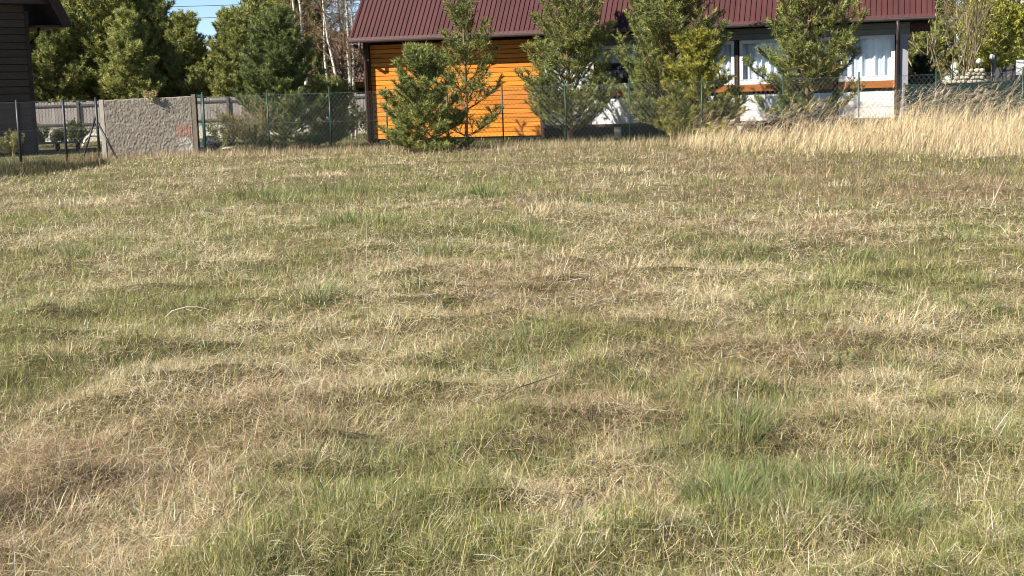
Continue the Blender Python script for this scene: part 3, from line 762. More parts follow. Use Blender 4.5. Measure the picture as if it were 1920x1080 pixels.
# gable infill above the eaves
MB().add([(x, y, z) for y in (0.0, 3.8) for x, z in ((-0.1, 4.6), (-0.72, 7.2), (-3.0, 8.2), (-5.28, 7.2), (-5.9, 4.6))],
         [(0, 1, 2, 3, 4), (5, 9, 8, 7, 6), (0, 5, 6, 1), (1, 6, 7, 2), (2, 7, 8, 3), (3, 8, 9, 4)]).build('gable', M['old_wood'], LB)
MB().tube([(0.42, 0.1, 4.21), (0.40, 0.1, 4.0), (0.12, 0.14, 3.72), (0.07, 0.14, 3.55), (0.07, 0.14, 0.1)], 0.05, 8).build('downpipe', M['darkpost'], LB, True)

# ------------------------------------------------------------------ fences
def wires(mb, x0, x1, z0, z1, sp=0.11, rad=0.0034):
    """diamond mesh of crossing wires in the local xz plane"""
    hgt_ = z1 - z0; w = x1 - x0
    def prism(a, b_, oy):
        a = Vector((a[0], oy, a[1])); b_ = Vector((b_[0], oy, b_[1]))
        dd = (b_ - a).normalized(); n1 = Vector((0, 1, 0)); n2 = dd.cross(n1)
        P = []
        for c in (a, b_):
            for t in range(3):
                P.append(c + (n1 * math.cos(t * 2.094) + n2 * math.sin(t * 2.094)) * rad)
        mb.add(P, [(0, 1, 4, 3), (1, 2, 5, 4), (2, 0, 3, 5)])
    c = -hgt_ * 0.8
    while c < w:
        for sgn in (0, 1):
            # line x = c + 0.8*t , z = t
            t0 = max(0.0, -c / 0.8); t1 = min(hgt_, (w - c) / 0.8)
            if t1 - t0 > 0.02:
                a = (c + 0.8 * t0, t0); b_ = (c + 0.8 * t1, t1)
                if sgn: a = (w - a[0], a[1]); b_ = (w - b_[0], b_[1])
                prism((x0 + a[0], z0 + a[1]), (x0 + b_[0], z0 + b_[1]), 0.003 if sgn else -0.003)
        c += sp

def chain_fence(name, A, B, ts, h, label, postmat, wiremat, rad=0.026, post_h=None, sp=0.125, toprail=False, wr=0.0034, thick=()):
    A = Vector(A); B = Vector(B); d = B - A; Lf = d.length
    root = empty(name, (A.x, A.y, 0), math.atan2(d.y, d.x), label, 'fence')
    for i_, t in enumerate(ts):
        rr = rad * (1.7 if i_ in thick else 1)
        ph = (post_h or h + 0.07)
        p_ = MB().tube([(t, 0, -0.25), (t, 0, ph)], rr, 10).build('post', postmat, root, True)
        MB().tube([(t, 0, ph), (t, 0, ph + 0.012), (t, 0, ph + 0.03)], [rr * 1.15, rr * 1.1, rr * 0.5], 10).build('cap', postmat, p_, True)
    for a, b_ in zip(ts[:-1], ts[1:]):
        mb = MB(); wires(mb, a, b_, 0.06, h, sp, wr)
        tag(mb.build('wire_mesh', wiremat, root), kind='stuff')
    for z in (0.07, h * 0.52, h - 0.01):
        MB().tube([(ts[0], -0.03, z), (ts[-1], -0.03, z)], 0.004, 5).build('tension_wire', wiremat, root)
    if toprail: MB().tube([(ts[0], -0.0, h + 0.02), (ts[-1], 0.0, h + 0.02)], 0.02, 8).build('top_rail', postmat, root, True)
    return root
# green fence before the orange house
FA, FB = (-8.95, 41.3), (17.5, 36.15)
chain_fence('chain_link_fence', FA, FB, [0, 2.0, 3.9, 5.6, 7.4, 9.0, 10.8, 12.6, 14.6, 16.8, 18.8, 20.8, 23.0, 25.2, 26.9], 1.72,
            'green chain link fence with thin posts before the orange house and pines', M['greenpost'], M['wire'], 0.021, 1.82, thick=(0,))
# grey fence on the left
lf = chain_fence('chain_link_fence', (-19.2, 39.0), (-11.75, 40.1), [0, 1.35, 2.7, 4.05, 5.35, 6.62, 7.53], 1.72,
            'grey chain link fence with dark posts before the timber cabin', M['darkpost'], M['wiregrey'], 0.04, 1.76, sp=0.10, wr=0.0038)
MB().tube([(7.5, 0.0, 1.25), (7.05, -0.15, -0.05)], 0.028, 8).build('brace', M['darkpost'], lf, True)
MB().tube([(7.55, 0.0, 1.05), (8.1, -0.35, -0.05)], 0.03, 8).build('brace', M['darkpost'], lf, True)
# short gap between roughcast wall and the green post
chain_fence('chain_link_fence', (-9.17, 41.46), (-8.98, 41.34), [0.0, 0.2], 1.74, 'short green wire panel with top rail beside the roughcast wall', M['greenpost'], M['wire'], 0.02, 1.76, toprail=True)

# roughcast wall
wd = Vector((-9.22, 41.45)) - Vector((-11.78, 41.05)); wl = wd.length
RW = empty('roughcast_wall', (-11.78, 41.05, 0), math.atan2(wd.y, wd.x), 'grey roughcast wall panel with faded red and white paint patch', 'wall')
nxw, nzw = 190, 116
wx = np.linspace(0.0, wl - 0.1, nxw); wz = np.linspace(0, 1, nzw)
WX, WZ = np.meshgrid(wx, wz)
TOP = 1.70 + 0.05 * WX / wl + 0.02 * (vnoise(WX * 6, WX * 0, 4) - 0.5)
ZZ = -0.1 + WZ * (TOP + 0.1)
lump = fbm(WX * 30 + ZZ * 6, ZZ * 20, 5, 2)
lump2 = fbm(WX * 30, ZZ * 26, 15, 2)
YD = -0.02 - 0.020 * np.clip(lump - 0.3, 0, 1) - 0.011 * lump2
edge = (WX < 0.004) | (WX > wl - 0.104)
YD[edge] = 0.0; YD[-1, :] = 0.02
V = np.stack([WX, YD, ZZ], -1).reshape(-1, 3)
i = np.arange((nzw - 1) * (nxw - 1)); r_ = i // (nxw - 1); c_ = i % (nxw - 1)
q = np.stack([r_ * nxw + c_, r_ * nxw + c_ + 1, (r_ + 1) * nxw + c_ + 1, (r_ + 1) * nxw + c_], 1)
link('rough_render', mesh_from('rough_render', V, q.ravel(), np.arange(len(q)) * 4, M['roughcast'], smooth=False), RW)
MB().box(0.0, wl - 0.1, 0.012, 0.14, -0.1, 1.70).build('wall_body', M['concrete'], RW)
MB().box(wl - 0.098, wl + 0.02, -0.06, 0.15, -0.1, 1.80).build('end_post', M['bark_grey'], RW)
MB().box(-0.15, -0.03, -0.04, 0.13, -0.1, 1.72).build('end_post', M['concrete'], RW)

# grey plank fence far behind
PF = empty('plank_fence', (-24, 61.5, 0), math.atan2(-0.6, 22), 'long grey vertical plank fence on a pale concrete base far behind', 'fence')
pm = [MB().box(0, 0.125, -0.012, 0.012, 0.58, 1.74 + dz).mesh('plank', M['plank']) for dz in (0, 0.015, -0.02, 0.03)]
for k in range(160): link('plank', pm[random.randrange(4)], PF, (k * 0.14, random.uniform(-0.004, 0.004), 0))
for k in range(11): MB().box(k * 2.2 + 0.8, k * 2.2 + 0.9, -0.10, -0.016, 0.0, 1.76).build('post', M['rail_grey'], PF)
for z in (0.74, 1.56): MB().box(0, 22.4, -0.062, -0.018, z, z + 0.07).build('rail', M['rail_grey'], PF)
MB().box(0, 22.4, -0.015, 0.1, -0.05, 0.56).build('concrete_base', M['concrete'], PF)

# dark green screening fence at the right
SF = empty('screen_fence', (12.3, 43.2, 0), math.atan2(-0.9, 8), 'dark green solid netting fence behind the tall dry grass', 'fence')
for k in range(4):
    MB().tube([(k * 2.4, 0.04, -0.2), (k * 2.4, 0.04, 1.5 + 0.02 * k)], 0.03, 8).build('post', M['greenpost'], SF, True)
sv, sf_ = [], []
nn = 60
for q_ in range(nn + 1):
    xx = 7.2 * q_ / nn
    wob = 0.02 * math.sin(xx * 2.6) + 0.008 * math.sin(xx * 9)
    for yy_, zz in ((wob, 0.02), (wob, 1.44 + 0.012 * xx + 0.01 * math.sin(xx * 2.6)), (wob + 0.012, 1.44 + 0.012 * xx + 0.01 * math.sin(xx * 2.6)), (wob + 0.012, 0.02)):
        sv.append((xx, yy_, zz))
for q_ in range(nn):
    for r in range(4): sf_.append((q_ * 4 + r, q_ * 4 + (r + 1) % 4, (q_ + 1) * 4 + (r + 1) % 4, (q_ + 1) * 4 + r))
MB().add(sv, sf_).build('netting', M['screen'], SF)

# ------------------------------------------------------------------ pines
def unit(v): return v / max(1e-9, np.linalg.norm(v))
def pine_data(Hh, Rad, seed, start=0.06, wsp=0.34, lowsparse=0.0, lean=0.0, nn=30, needle=0.125, nw=0.0195, segl=0.26, stems=1, palette=None, nb=(4, 6), basew=0.6, el0=12):
    rn = np.random.default_rng(seed)
    segs = []           # (a, b, r0, r1)
    shoots = []         # (a, b, age)
    def grow(pos, dr, L, order, r0):
        n = max(1, int(round(L / segl)))
        p = pos.copy(); d_ = dr.copy(); sl_ = L / n
        for i_ in range(n):
            d_ = unit(d_ + np.array([0, 0, 0.13 if order < 2 else 0.20]) + rn.normal(0, 0.07, 3))
            q_ = p + d_ * sl_
            ra = r0 * (1 - i_ / n * 0.8); rb = r0 * (1 - (i_ + 1) / n * 0.8)
            if order < 2: segs.append((p, q_, max(ra, 0.004), max(rb, 0.003)))
            left_ = n - i_
            if left_ <= 2: shoots.append((p, q_, left_))
            rem = L * (1 - (i_ + 1) / n)
            if order < 2 and (i_ < n - 1 or True):
                cl = max(rem * 0.62, segl * 0.75)
                m = rn.integers(2, 4)
                u = unit(np.cross(d_, np.array([0, 0, 1.0]) + rn.normal(0, 0.1, 3)))
                for j in range(m):
                    sgn = (-1, 1, 0)[j % 3] if j < 2 else rn.choice([-1, 1]) * 0.3
                    cd = unit(d_ * 0.75 + u * 0.75 * sgn + np.array([0, 0, 0.18]) + rn.normal(0, 0.12, 3))
                    if order == 1 and i_ < n - 2 and rn.random() < 0.35: continue
                    grow(q_, cd, cl * rn.uniform(0.6, 1.05), order + 1, r0 * 0.5)
            p = q_
    trunk = []
    top = np.array([lean * Hh, 0, Hh])
    nz = 14
    for i_ in range(nz + 1):
        f = i_ / nz
        trunk.append((top[0] * f + 0.03 * math.sin(f * 7 + seed), 0.03 * math.cos(f * 6 + seed), f * Hh))
    def tpos(z):
        f = z / Hh * nz; i_ = min(nz - 1, int(f)); f -= i_
        return np.array(trunk[i_]) * (1 - f) + np.array(trunk[i_ + 1]) * f
    z = max(0.12, start * Hh)
    while z < Hh - 0.12:
        f = z / Hh
        fr = (f - start) / (1 - start)
        prof = min(1.0, basew + 1.6 * fr) * (1 - fr) ** 0.5
        L = Rad * max(0.12, prof) * 1.05
        el = R(el0 + (60 - el0) * fr)
        cnt = rn.integers(nb[0], nb[1] + 1)
        if fr < 0.35 and lowsparse and rn.random() < lowsparse: cnt = max(1, cnt - 3)
        a0 = rn.random() * 6.283
        for k_ in range(cnt):
            a = a0 + 6.283 * k_ / cnt + rn.normal(0, 0.25)
            e_ = el + rn.normal(0, 0.12)
            dr = np.array([math.cos(a) * math.cos(e_), math.sin(a) * math.cos(e_), math.sin(e_)])
            grow(tpos(z + rn.uniform(-0.03, 0.03)), dr, L * rn.uniform(0.72, 1.15), 0 if L > 0.5 else 1, 0.012 + 0.02 * L / 1.5)
        z += wsp * rn.uniform(0.8, 1.15) * (1 - 0.25 * fr)
    # leader
    t0 = tpos(Hh - 0.3); shoots.append((t0, np.array(trunk[-1]), 1))
    for k_ in range(5):
        a = 6.283 * k_ / 5; dr = unit(np.array([math.cos(a) * 0.4, math.sin(a) * 0.4, 0.9])); p = tpos(Hh - 0.15)
        shoots.append((p, p + dr * 0.22, 1))
    # needles
    A = np.array([s_[0] for s_ in shoots]); B = np.array([s_[1] for s_ in shoots]); G = np.array([s_[2] for s_ in shoots])
    ns = len(A)
    D = B - A; Ln = np.linalg.norm(D, axis=1); D = D / np.maximum(Ln, 1e-6)[:, None]
    A3 = np.repeat(A, nn, 0); D3 = np.repeat(D, nn, 0); L3 = np.repeat(Ln, nn); G3 = np.repeat(G, nn)
    N = len(A3)
    u = rn.random(N) ** 0.85
    rad = rn.normal(0, 1, (N, 3)); rad -= D3 * (rad * D3).sum(1)[:, None]; rad /= np.linalg.norm(rad, axis=1)[:, None]
    ph = rn.uniform(0.45, 1.05, N) + 0.12 * (G3 - 1)
    nd = D3 * np.cos(ph)[:, None] + rad * np.sin(ph)[:, None]
    p0 = A3 + D3 * (u * L3)[:, None]
    nl = needle * rn.uniform(0.7, 1.25, N)
    p1 = p0 + nd * nl[:, None]
    sd = np.cross(nd, rn.normal(0, 1, (N, 3))); sd /= np.maximum(np.linalg.norm(sd, axis=1), 1e-6)[:, None]
    w = nw * rn.uniform(0.7, 1.3, N)
    V = np.stack([p0 - sd * w[:, None] * 0.5, p0 + sd * w[:, None] * 0.5, p1], 1).reshape(-1, 3)
    pal = np.array(palette or [(0.235, 0.25, 0.072), (0.195, 0.22, 0.068), (0.285, 0.285, 0.08), (0.15, 0.175, 0.06)])
    sc = np.repeat(pal[rn.integers(0, len(pal), ns)] * np.exp(rn.normal(0, 0.12, ns))[:, None], nn, 0)
    sc = sc * (1.08 - 0.10 * (G3 - 1))[:, None] * np.exp(rn.normal(0, 0.12, N))[:, None]
    CC = np.repeat(np.clip(sc, .005, .5), 3, 0)
    return trunk, segs, V, CC

def prisms(segs, n=3):
    """limb segments as little three-sided prisms in one mesh"""
    a = np.array([s_[0] for s_ in segs]); b = np.array([s_[1] for s_ in segs]); r0 = np.array([s_[2] for s_ in segs]); r1 = np.array([s_[3] for s_ in segs])
    d_ = b - a; d_ /= np.maximum(np.linalg.norm(d_, axis=1), 1e-6)[:, None]
    h_ = np.where(np.abs(d_[:, 2:3]) < 0.9, np.array([[0, 0, 1.0]]), np.array([[1.0, 0, 0]]))
    u = np.cross(d_, h_); u /= np.linalg.norm(u, axis=1)[:, None]; w = np.cross(d_, u)
    P = []
    for c, rr in ((a, r0), (b, r1)):
        for t in range(n):
            P.append(c + (u * math.cos(t * 2 * math.pi / n) + w * math.sin(t * 2 * math.pi / n)) * rr[:, None])
    V = np.stack(P, 1).reshape(-1, 3)
    N = len(a); b0 = np.arange(N) * 2 * n
    lp = []
    for t in range(n):
        t2 = (t + 1) % n
        lp.append(np.stack([b0 + t, b0 + t2, b0 + n + t2, b0 + n + t], 1))
    L = np.concatenate(lp).ravel()
    return V, L, np.arange(n * N) * 4

def pine_meshes(Hh, Rad, seed, tr=None, **kw):
    trunk, segs, V, CC = pine_data(Hh, Rad, seed, **kw)
    tr = tr or (0.0095 * Hh + 0.014)
    tm = MB().tube([(p[0], p[1], p[2] - (0.15 if i_ == 0 else 0)) for i_, p in enumerate(trunk)], [tr * (1 - 0.93 * i_ / (len(trunk) - 1)) + 0.004 for i_ in range(len(trunk))], 8).mesh('trunk', M['bark_pine'], True)
    bv, bl, bs_ = prisms(segs)
    bm_ = mesh_from('branches', bv, bl, bs_, M['bark_pine'])
    cm = mesh_from('crown', V, np.arange(len(V)), np.arange(len(V) // 3) * 3, M['needle'], CC)
    return tm, bm_, cm
def place_pine(ms, loc, rz, label, group=None, sc=1.0, name='pine_tree', cat='pine tree'):
    t = empty(name, loc, rz, label, cat, group)
    t.scale = (sc, sc, sc)
    for nm, me in zip(('trunk', 'branches', 'crown'), ms): link(nm, me, t)
    return t

YEL = [(0.30, 0.275, 0.045), (0.25, 0.24, 0.05), (0.34, 0.31, 0.06), (0.20, 0.205, 0.05)]
GRP = 'pines in front of the orange house'
place_pine(pine_meshes(2.65, 1.22, 1, start=0.02, wsp=0.25, basew=1.0, el0=-10, nb=(4, 6), segl=0.27, nn=28), (-2.3, 38.6, 0), 0.3, 'short bushy pine standing in front of the green fence by the orange wall', GRP)
place_pine(pine_meshes(4.5, 1.35, 12, start=0.05, wsp=0.50, lowsparse=0.3, basew=0.85, nb=(3, 4), segl=0.34, nn=28), (-1.28, 44.4, 0), 1.0, 'slender open pine whose leader crosses the gutter before the orange wall', GRP)
place_pine(pine_meshes(6.6, 1.8, 3, start=0.05, wsp=0.42, lowsparse=0.2, basew=0.9, segl=0.37, nb=(4, 6), nn=28), (1.96, 43.7, 0), 2.0, 'tall pine at the right end of the orange wall, before the first white panels', GRP)
place_pine(pine_meshes(6.4, 2.35, 4, start=0.04, wsp=0.42, lowsparse=0.1, basew=0.8, segl=0.40, nb=(5, 6), nn=28), (4.97, 41.3, 0), 0.0, 'broadest and tallest dark pine before the house, behind the small yellow-green one', GRP)
place_pine(pine_meshes(2.9, 1.25, 5, start=0.03, wsp=0.28, basew=0.95, el0=-6, palette=YEL, nb=(4, 6), segl=0.27, nn=28), (5.45, 39.7, 0), 4.0, 'small yellow-green pine in front of the tall dark pine', GRP)
place_pine(pine_meshes(5.7, 1.85, 16, start=0.07, wsp=0.42, lowsparse=0.3, basew=0.75, segl=0.38, nb=(4, 6), nn=28), (8.42, 39.1, 0), 5.0, 'spreading pine with forked lower branches before the curtained windows', GRP)
place_pine(pine_meshes(3.95, 1.75, 7, start=0.02, wsp=0.27, basew=0.95, el0=-6, nb=(5, 6), segl=0.30, palette=[(0.13, 0.16, 0.05), (0.10, 0.13, 0.045), (0.16, 0.18, 0.055)]), (-7.05, 44.2, 0), 0.7, 'dense rounded pine left of the birches behind the green fence', GRP)
place_pine(pine_meshes(2.0, 1.0, 8, start=0.05, wsp=0.25, segl=0.24), (-5.75, 46.2, 0), 0.2, 'low dark pine at the foot of the birches behind the wire', GRP)
# pines behind the plank fence
BPAL = [(0.30, 0.31, 0.09), (0.25, 0.27, 0.085), (0.36, 0.35, 0.10), (0.20, 0.22, 0.076)]
protoA = pine_meshes(7.6, 2.7, 21, start=0.06, wsp=0.44, segl=0.46, nn=24, needle=0.185, nw=0.033, palette=BPAL)
protoB = pine_meshes(8.4, 2.4, 22, start=0.08, wsp=0.44, segl=0.46, nn=24, needle=0.185, nw=0.033, palette=BPAL)
protoC = pine_meshes(6.2, 2.2, 23, start=0.04, wsp=0.42, segl=0.42, nn=24, needle=0.185, nw=0.033, palette=BPAL)
BGRP = 'pines behind the plank fence'
for ms, x, y, rz, sc, lab in [(protoA, -22.3, 64.5, 0, 1.0, 'pine right beside the timber cabin roof, above the plank fence'),
                              (protoC, -20.4, 64.0, 1, 0.9, 'lower pine behind the plank fence between cabin and roughcast wall'),
                              (protoB, -20.0, 67.5, 2, 1.0, 'tall dark pine second from the cabin behind the plank fence'),
                              (protoB, -18.2, 65.5, 3, 1.12, 'tall pine rising above the left end of the roughcast wall'),
                              (protoC, -17.0, 63.5, 4.4, 0.85, 'short bushy pine directly above the roughcast wall'),
                              (protoA, -16.9, 66.0, 5, 0.96, 'broad pine with spiky top beside the patch of sky'),
                              (protoC, -14.7, 65.0, 0.6, 0.84, 'pine just below the patch of open sky'),
                              (protoB, -13.6, 69.0, 3.7, 0.66, 'thin small-topped pine standing up into the patch of sky'),
                              (protoC, -12.3, 64.5, 2.6, 0.86, 'pine above the green fence post, right of the patch of sky'),
                              (protoB, -11.0, 70.0, 1.4, 1.35, 'tallest dark pine right of the patch of sky'),
                              (protoA, -10.0, 66.0, 2.2, 0.9, 'olive pine standing behind the dense rounded pine'),
                              (protoA, -24.6, 70.0, 4.1, 1.2, 'tall pine partly hidden by the cabin roof edge'),
                              (protoA, -23.4, 72.0, 0.9, 1.1, 'pine in the second row behind the cabin roof edge'),
                              (protoA, -20.8, 73.0, 2.9, 1.15, 'second-row pine between the two tall dark pines'),
                              (protoC, -17.8, 72.0, 1.7, 1.05, 'second-row pine filling the gap above the roughcast wall'),
                              (protoC, -15.2, 72.0, 5.3, 0.62, 'second-row pine low under the patch of sky'),
                              (protoC, -9.0, 63.5, 5.6, 0.62, 'low pine behind the plank fence left of the birches'),
                              (protoC, 13.6, 58.0, 3.1, 0.9, 'pine close behind the far corner of the maroon roof'),
                              (protoB, 26.5, 68.0, 2.1, 0.8, 'dark pine behind the rightmost willow'),
                              (protoC, 17.6, 61.5, 0.4, 0.95, 'pine behind the right end of the maroon roofed house'),
                              (protoA, 20.3, 68.0, 1.9, 1.0, 'dark pine far behind the bare shrub at right'),
                              (protoB, 24.2, 70.0, 0.2, 0.9, 'pine far behind the willow right of the bare shrub'),
                              (protoC, 22.3, 66.0, 4.9, 0.8, 'low dark pine between the bare shrub and the willow'),
                              (protoA, 17.4, 73.0, 3.3, 1.05, 'farthest pine behind the end of the maroon roof')]:
    place_pine(ms, (x, y, 0), rz, lab, BGRP if x < 0 else None, sc)
# small dark spruce by the house corner
place_pine(pine_meshes(2.3, 0.7, 31, start=0.05, wsp=0.2, segl=0.2, palette=[(0.045, 0.06, 0.03), (0.06, 0.08, 0.035)]), (13.85, 46.5, 0), 0, 'small dark conifer beside the grey corner of the house', None, 1.0, 'conifer', 'conifer')

# ------------------------------------------------------------------ bare and leafy trees
def bare_tree(Hh, seed, rad, crown_r, stems=1, base_z=0.35, ntw=700, droop=0.25, twl=0.5, path=None, fine=0.006, split=0.32):
    rn = np.random.default_rng(seed)
    segs = []; tips = []
    pts = path
    if pts is None:
        pts = [np.array([0.10 * math.sin(2.2 * f * 3 + seed) * f, 0.10 * math.cos(3.1 * f * 2 + seed) * f, f * Hh]) for f in np.linspace(0, 1, 10)]
    pts = [np.array(p) for p in pts]
    rr = [rad * (1 - 0.9 * k / (len(pts) - 1)) for k in range(len(pts))]
    def at(f):
        f = f * (len(pts) - 1); k = min(len(pts) - 2, int(f)); f -= k
        return pts[k] * (1 - f) + pts[k + 1] * f
    def grow(p, d_, L, r0, order):
        n = 4
        for k in range(n):
            d_ = unit(d_ + rn.normal(0, 0.13, 3) + np.array([0, 0, 0.06 if order < 2 else -droop * k * 0.25]))
            q_ = p + d_ * L / n
            segs.append((p, q_, max(fine, r0 * (1 - k / n * 0.7)), max(fine * 0.7, r0 * (1 - (k + 1) / n * 0.7))))
            if order < 3:
                m = (2, 2, 3)[order]
                for j in range(m):
                    if rn.random() < 0.72:
                        ax = rn.normal(0, 1, 3); ax -= d_ * (ax @ d_); ax = unit(ax)
                        grow(q_, unit(d_ * 0.75 + ax * 0.7 + np.array([0, 0, 0.12])), L * (0.55 if order < 2 else 0.5), r0 * 0.5, order + 1)
            p = q_
        tips.append(p)
    nb = int(ntw)
    for k in range(nb):
        f = base_z + (1 - base_z) * (k + rn.random()) / nb * 0.97
        a = rn.random() * 6.283; e_ = R(25 + 35 * rn.random() + 20 * f)
        L = crown_r * (1.15 - f) * rn.uniform(0.6, 1.1) + 0.25
        grow(at(f), np.array([math.cos(a) * math.cos(e_), math.sin(a) * math.cos(e_), math.sin(e_)]), L, rad * (1 - 0.85 * f) * 0.4, 1)
    return pts, rr, segs, tips
def tree_thing(name, cat, loc, data, barkmat, twigcol, label, group=None, leaves=None, rz=0, seed=0):
    pts, rr, segs, tips = data
    t = empty(name, loc, rz, label, cat, group)
    P = [tuple(p) for p in pts]; P[0] = (P[0][0], P[0][1], P[0][2] - 0.15)
    MB().tube(P, rr, 9).build('trunk', barkmat, t, True)
    bv, bl, bs_ = prisms(segs)
    rn = np.random.default_rng(seed)
    cc = np.repeat(np.array(twigcol)[rn.integers(0, len(twigcol), len(segs))] * np.exp(rn.normal(0, 0.2, len(segs)))[:, None], 6, 0)
    link('crown' if not leaves else 'branches', mesh_from('branches', bv, bl, bs_, M['twig'], np.clip(cc, 0, .6)), t)
    if leaves:
        nlf, size, cols = leaves
        a = np.array([s_[0] for s_ in segs]); b = np.array([s_[1] for s_ in segs]); r0 = np.array([s_[2] for s_ in segs])
        thin = np.where(r0 <= np.quantile(r0, 0.75))[0]
        k = thin[rn.integers(0, len(thin), nlf)]; u = rn.random(nlf)[:, None]
        c = a[k] * (1 - u) + b[k] * u + rn.normal(0, size * 0.8, (nlf, 3))
        d1 = rn.normal(0, 1, (nlf, 3)); d1[:, 2] -= 0.6; d1 /= np.linalg.norm(d1, axis=1)[:, None]
        d2 = np.cross(d1, rn.normal(0, 1, (nlf, 3))); d2 /= np.linalg.norm(d2, axis=1)[:, None]
        s_ = size * rn.uniform(0.6, 1.3, nlf)[:, None]
        V = np.stack([c - d1 * s_, c + d2 * s_ * 0.4, c + d1 * s_, c - d2 * s_ * 0.4], 1).reshape(-1, 3)
        col = np.array(cols)[rn.integers(0, len(cols), nlf)] * np.exp(rn.normal(0, 0.18, nlf))[:, None]
        link('crown', mesh_from('crown', V, np.arange(len(V)), np.arange(nlf) * 4, M['leaf'], np.repeat(np.clip(col, .01, .6), 4, 0)), t)
    return t
TW = [(0.20, 0.135, 0.085), (0.26, 0.18, 0.11), (0.16, 0.11, 0.065), (0.24, 0.19, 0.10)]
TWG = [(0.20, 0.16, 0.07), (0.24, 0.20, 0.085), (0.16, 0.125, 0.06)]
def bpath(dx, Hh, wob, seed):
    rn = np.random.default_rng(seed)
    o = np.zeros(2); P = []
    for f in np.linspace(0, 1, 13):
        P.append((dx * f * (1 - 0.25 * f) + o[0], o[1], f * Hh)); o = o + rn.normal(0, wob, 2)
    return P
BG = 'white birch trunks beside the house'
for (x, y, dx, Hh, rd, sd, lab) in [(-7.95, 54.0, -0.25, 9.0, 0.075, 1, 'leftmost white birch trunk rising behind the dense rounded pine'),
                                    (-7.55, 53.6, -0.55, 9.5, 0.085, 2, 'second white birch trunk from the left, bending slightly'),
                                    (-7.20, 55.5, 0.35, 9.0, 0.07, 3, 'thin birch trunk in the middle of the birch group'),
                                    (-6.10, 53.0, -1.15, 9.0, 0.075, 4, 'birch trunk leaning strongly to the left with a side fork'),
                                    (-5.98, 54.2, -0.10, 9.5, 0.095, 5, 'thickest upright birch trunk nearest the orange house'),
                                    (-5.86, 53.9, 0.05, 8.5, 0.06, 6, 'thin birch stem close against the thickest birch trunk')]:
    tree_thing('birch_tree', 'birch', (x, y, 0), bare_tree(Hh, sd + 50, rd, 1.5, base_z=0.22, ntw=16, path=bpath(dx, Hh, 0.045, sd), fine=0.007, droop=0.5), M['birch'], TW, lab, BG, seed=sd)
# bare brownish trees behind them
for x, y, Hh, sd, tw, lab in [(-9.8, 72, 9.5, 61, TWG, 'olive twiggy bare tree behind the left birches'), (-10.9, 74, 10.5, 66, TWG, 'twiggy bare tree behind the tallest dark pine'),
                              (-7.9, 68, 8.5, 62, TW, 'bare reddish brown tree in the middle behind the birches'),
                              (-6.4, 69, 9.5, 63, TW, 'bare twiggy tree behind the thickest birch, next to the roof edge'), (-8.8, 66, 6.0, 64, TWG, 'low bare twiggy tree behind the plank fence at the birches')]:
    tree_thing('bare_tree', 'bare tree', (x, y, 0), bare_tree(Hh, sd, 0.10, 2.3, base_z=0.12, ntw=21, fine=0.016, droop=0.3), M['bark_grey'], tw, lab, 'bare trees behind the birches', seed=sd)
tree_thing('bare_tree', 'bare tree', (21.0, 64, 0), bare_tree(8.5, 65, 0.09, 2.2, base_z=0.12, ntw=24, fine=0.013, droop=0.3), M['bark_grey'], TWG, 'bare tree behind the house corner and the stemmy shrub at right', None, seed=65)

# shrubs: several stems from the ground
def shrub(loc, Hh, spread, ns, seed, label, twc, leaves=None, name='shrub', cat='shrub', r=0.012, rz=0, fine=0.005, kids=6):
    rn = np.random.default_rng(seed)
    segs = []
    def grow(p, d_, L, r0, order):
        n = 4
        for k in range(n):
            d_ = unit(d_ + rn.normal(0, 0.12, 3) + np.array([0, 0, 0.05]))
            q_ = p + d_ * L / n
            segs.append((p, q_, max(fine, r0 * (1 - k / n * 0.6)), max(fine * 0.7, r0 * (1 - (k + 1) / n * 0.6))))
            if order < 2 and k > 0:
                for j in range(2 if order else kids // 2):
                    ax = rn.normal(0, 1, 3); ax -= d_ * (ax @ d_); ax = unit(ax)
                    grow(q_, unit(d_ + ax * 0.6 + np.array([0, 0, 0.15])), L * 0.4, r0 * 0.5, order + 1)
            p = q_
    for k in range(ns):
        a = rn.random() * 6.283; sp_ = spread * math.sqrt(rn.random())
        d_ = unit(np.array([math.cos(a) * sp_ / Hh * 1.1, math.sin(a) * sp_ / Hh * 1.1, 1.0]))
        grow(np.array([math.cos(a) * sp_ * 0.22, math.sin(a) * sp_ * 0.22, -0.05]), d_, Hh * rn.uniform(0.65, 1.05), r, 0)
    t = empty(name, loc, rz, label, cat)
    bv, bl, bs_ = prisms(segs)
    cc = np.repeat(np.array(twc)[rn.integers(0, len(twc), len(segs))] * np.exp(rn.normal(0, 0.2, len(segs)))[:, None], 6, 0)
    link('stems', mesh_from('stems', bv, bl, bs_, M['twig'], np.clip(cc, 0, .6)), t)
    if leaves:
        nlf, size, cols = leaves
        a = np.array([s_[0] for s_ in segs]); b = np.array([s_[1] for s_ in segs])
        k = rn.integers(0, len(segs), nlf); u = rn.random(nlf)[:, None]
        c = a[k] * (1 - u) + b[k] * u + rn.normal(0, size, (nlf, 3)); c[:, 2] = np.abs(c[:, 2])
        d1 = rn.normal(0, 1, (nlf, 3)); d1 /= np.linalg.norm(d1, axis=1)[:, None]
        d2 = np.cross(d1, rn.normal(0, 1, (nlf, 3))); d2 /= np.linalg.norm(d2, axis=1)[:, None]
        s_ = size * rn.uniform(0.6, 1.3, nlf)[:, None]
        V = np.stack([c - d1 * s_, c + d2 * s_ * 0.5, c + d1 * s_, c - d2 * s_ * 0.5], 1).reshape(-1, 3)
        col = np.array(cols)[rn.integers(0, len(cols), nlf)] * np.exp(rn.normal(0, 0.2, nlf))[:, None]
        link('foliage', mesh_from('foliage', V, np.arange(len(V)), np.arange(nlf) * 4, M['leaf'], np.repeat(np.clip(col, .01, .6), 4, 0)), t)
    return t
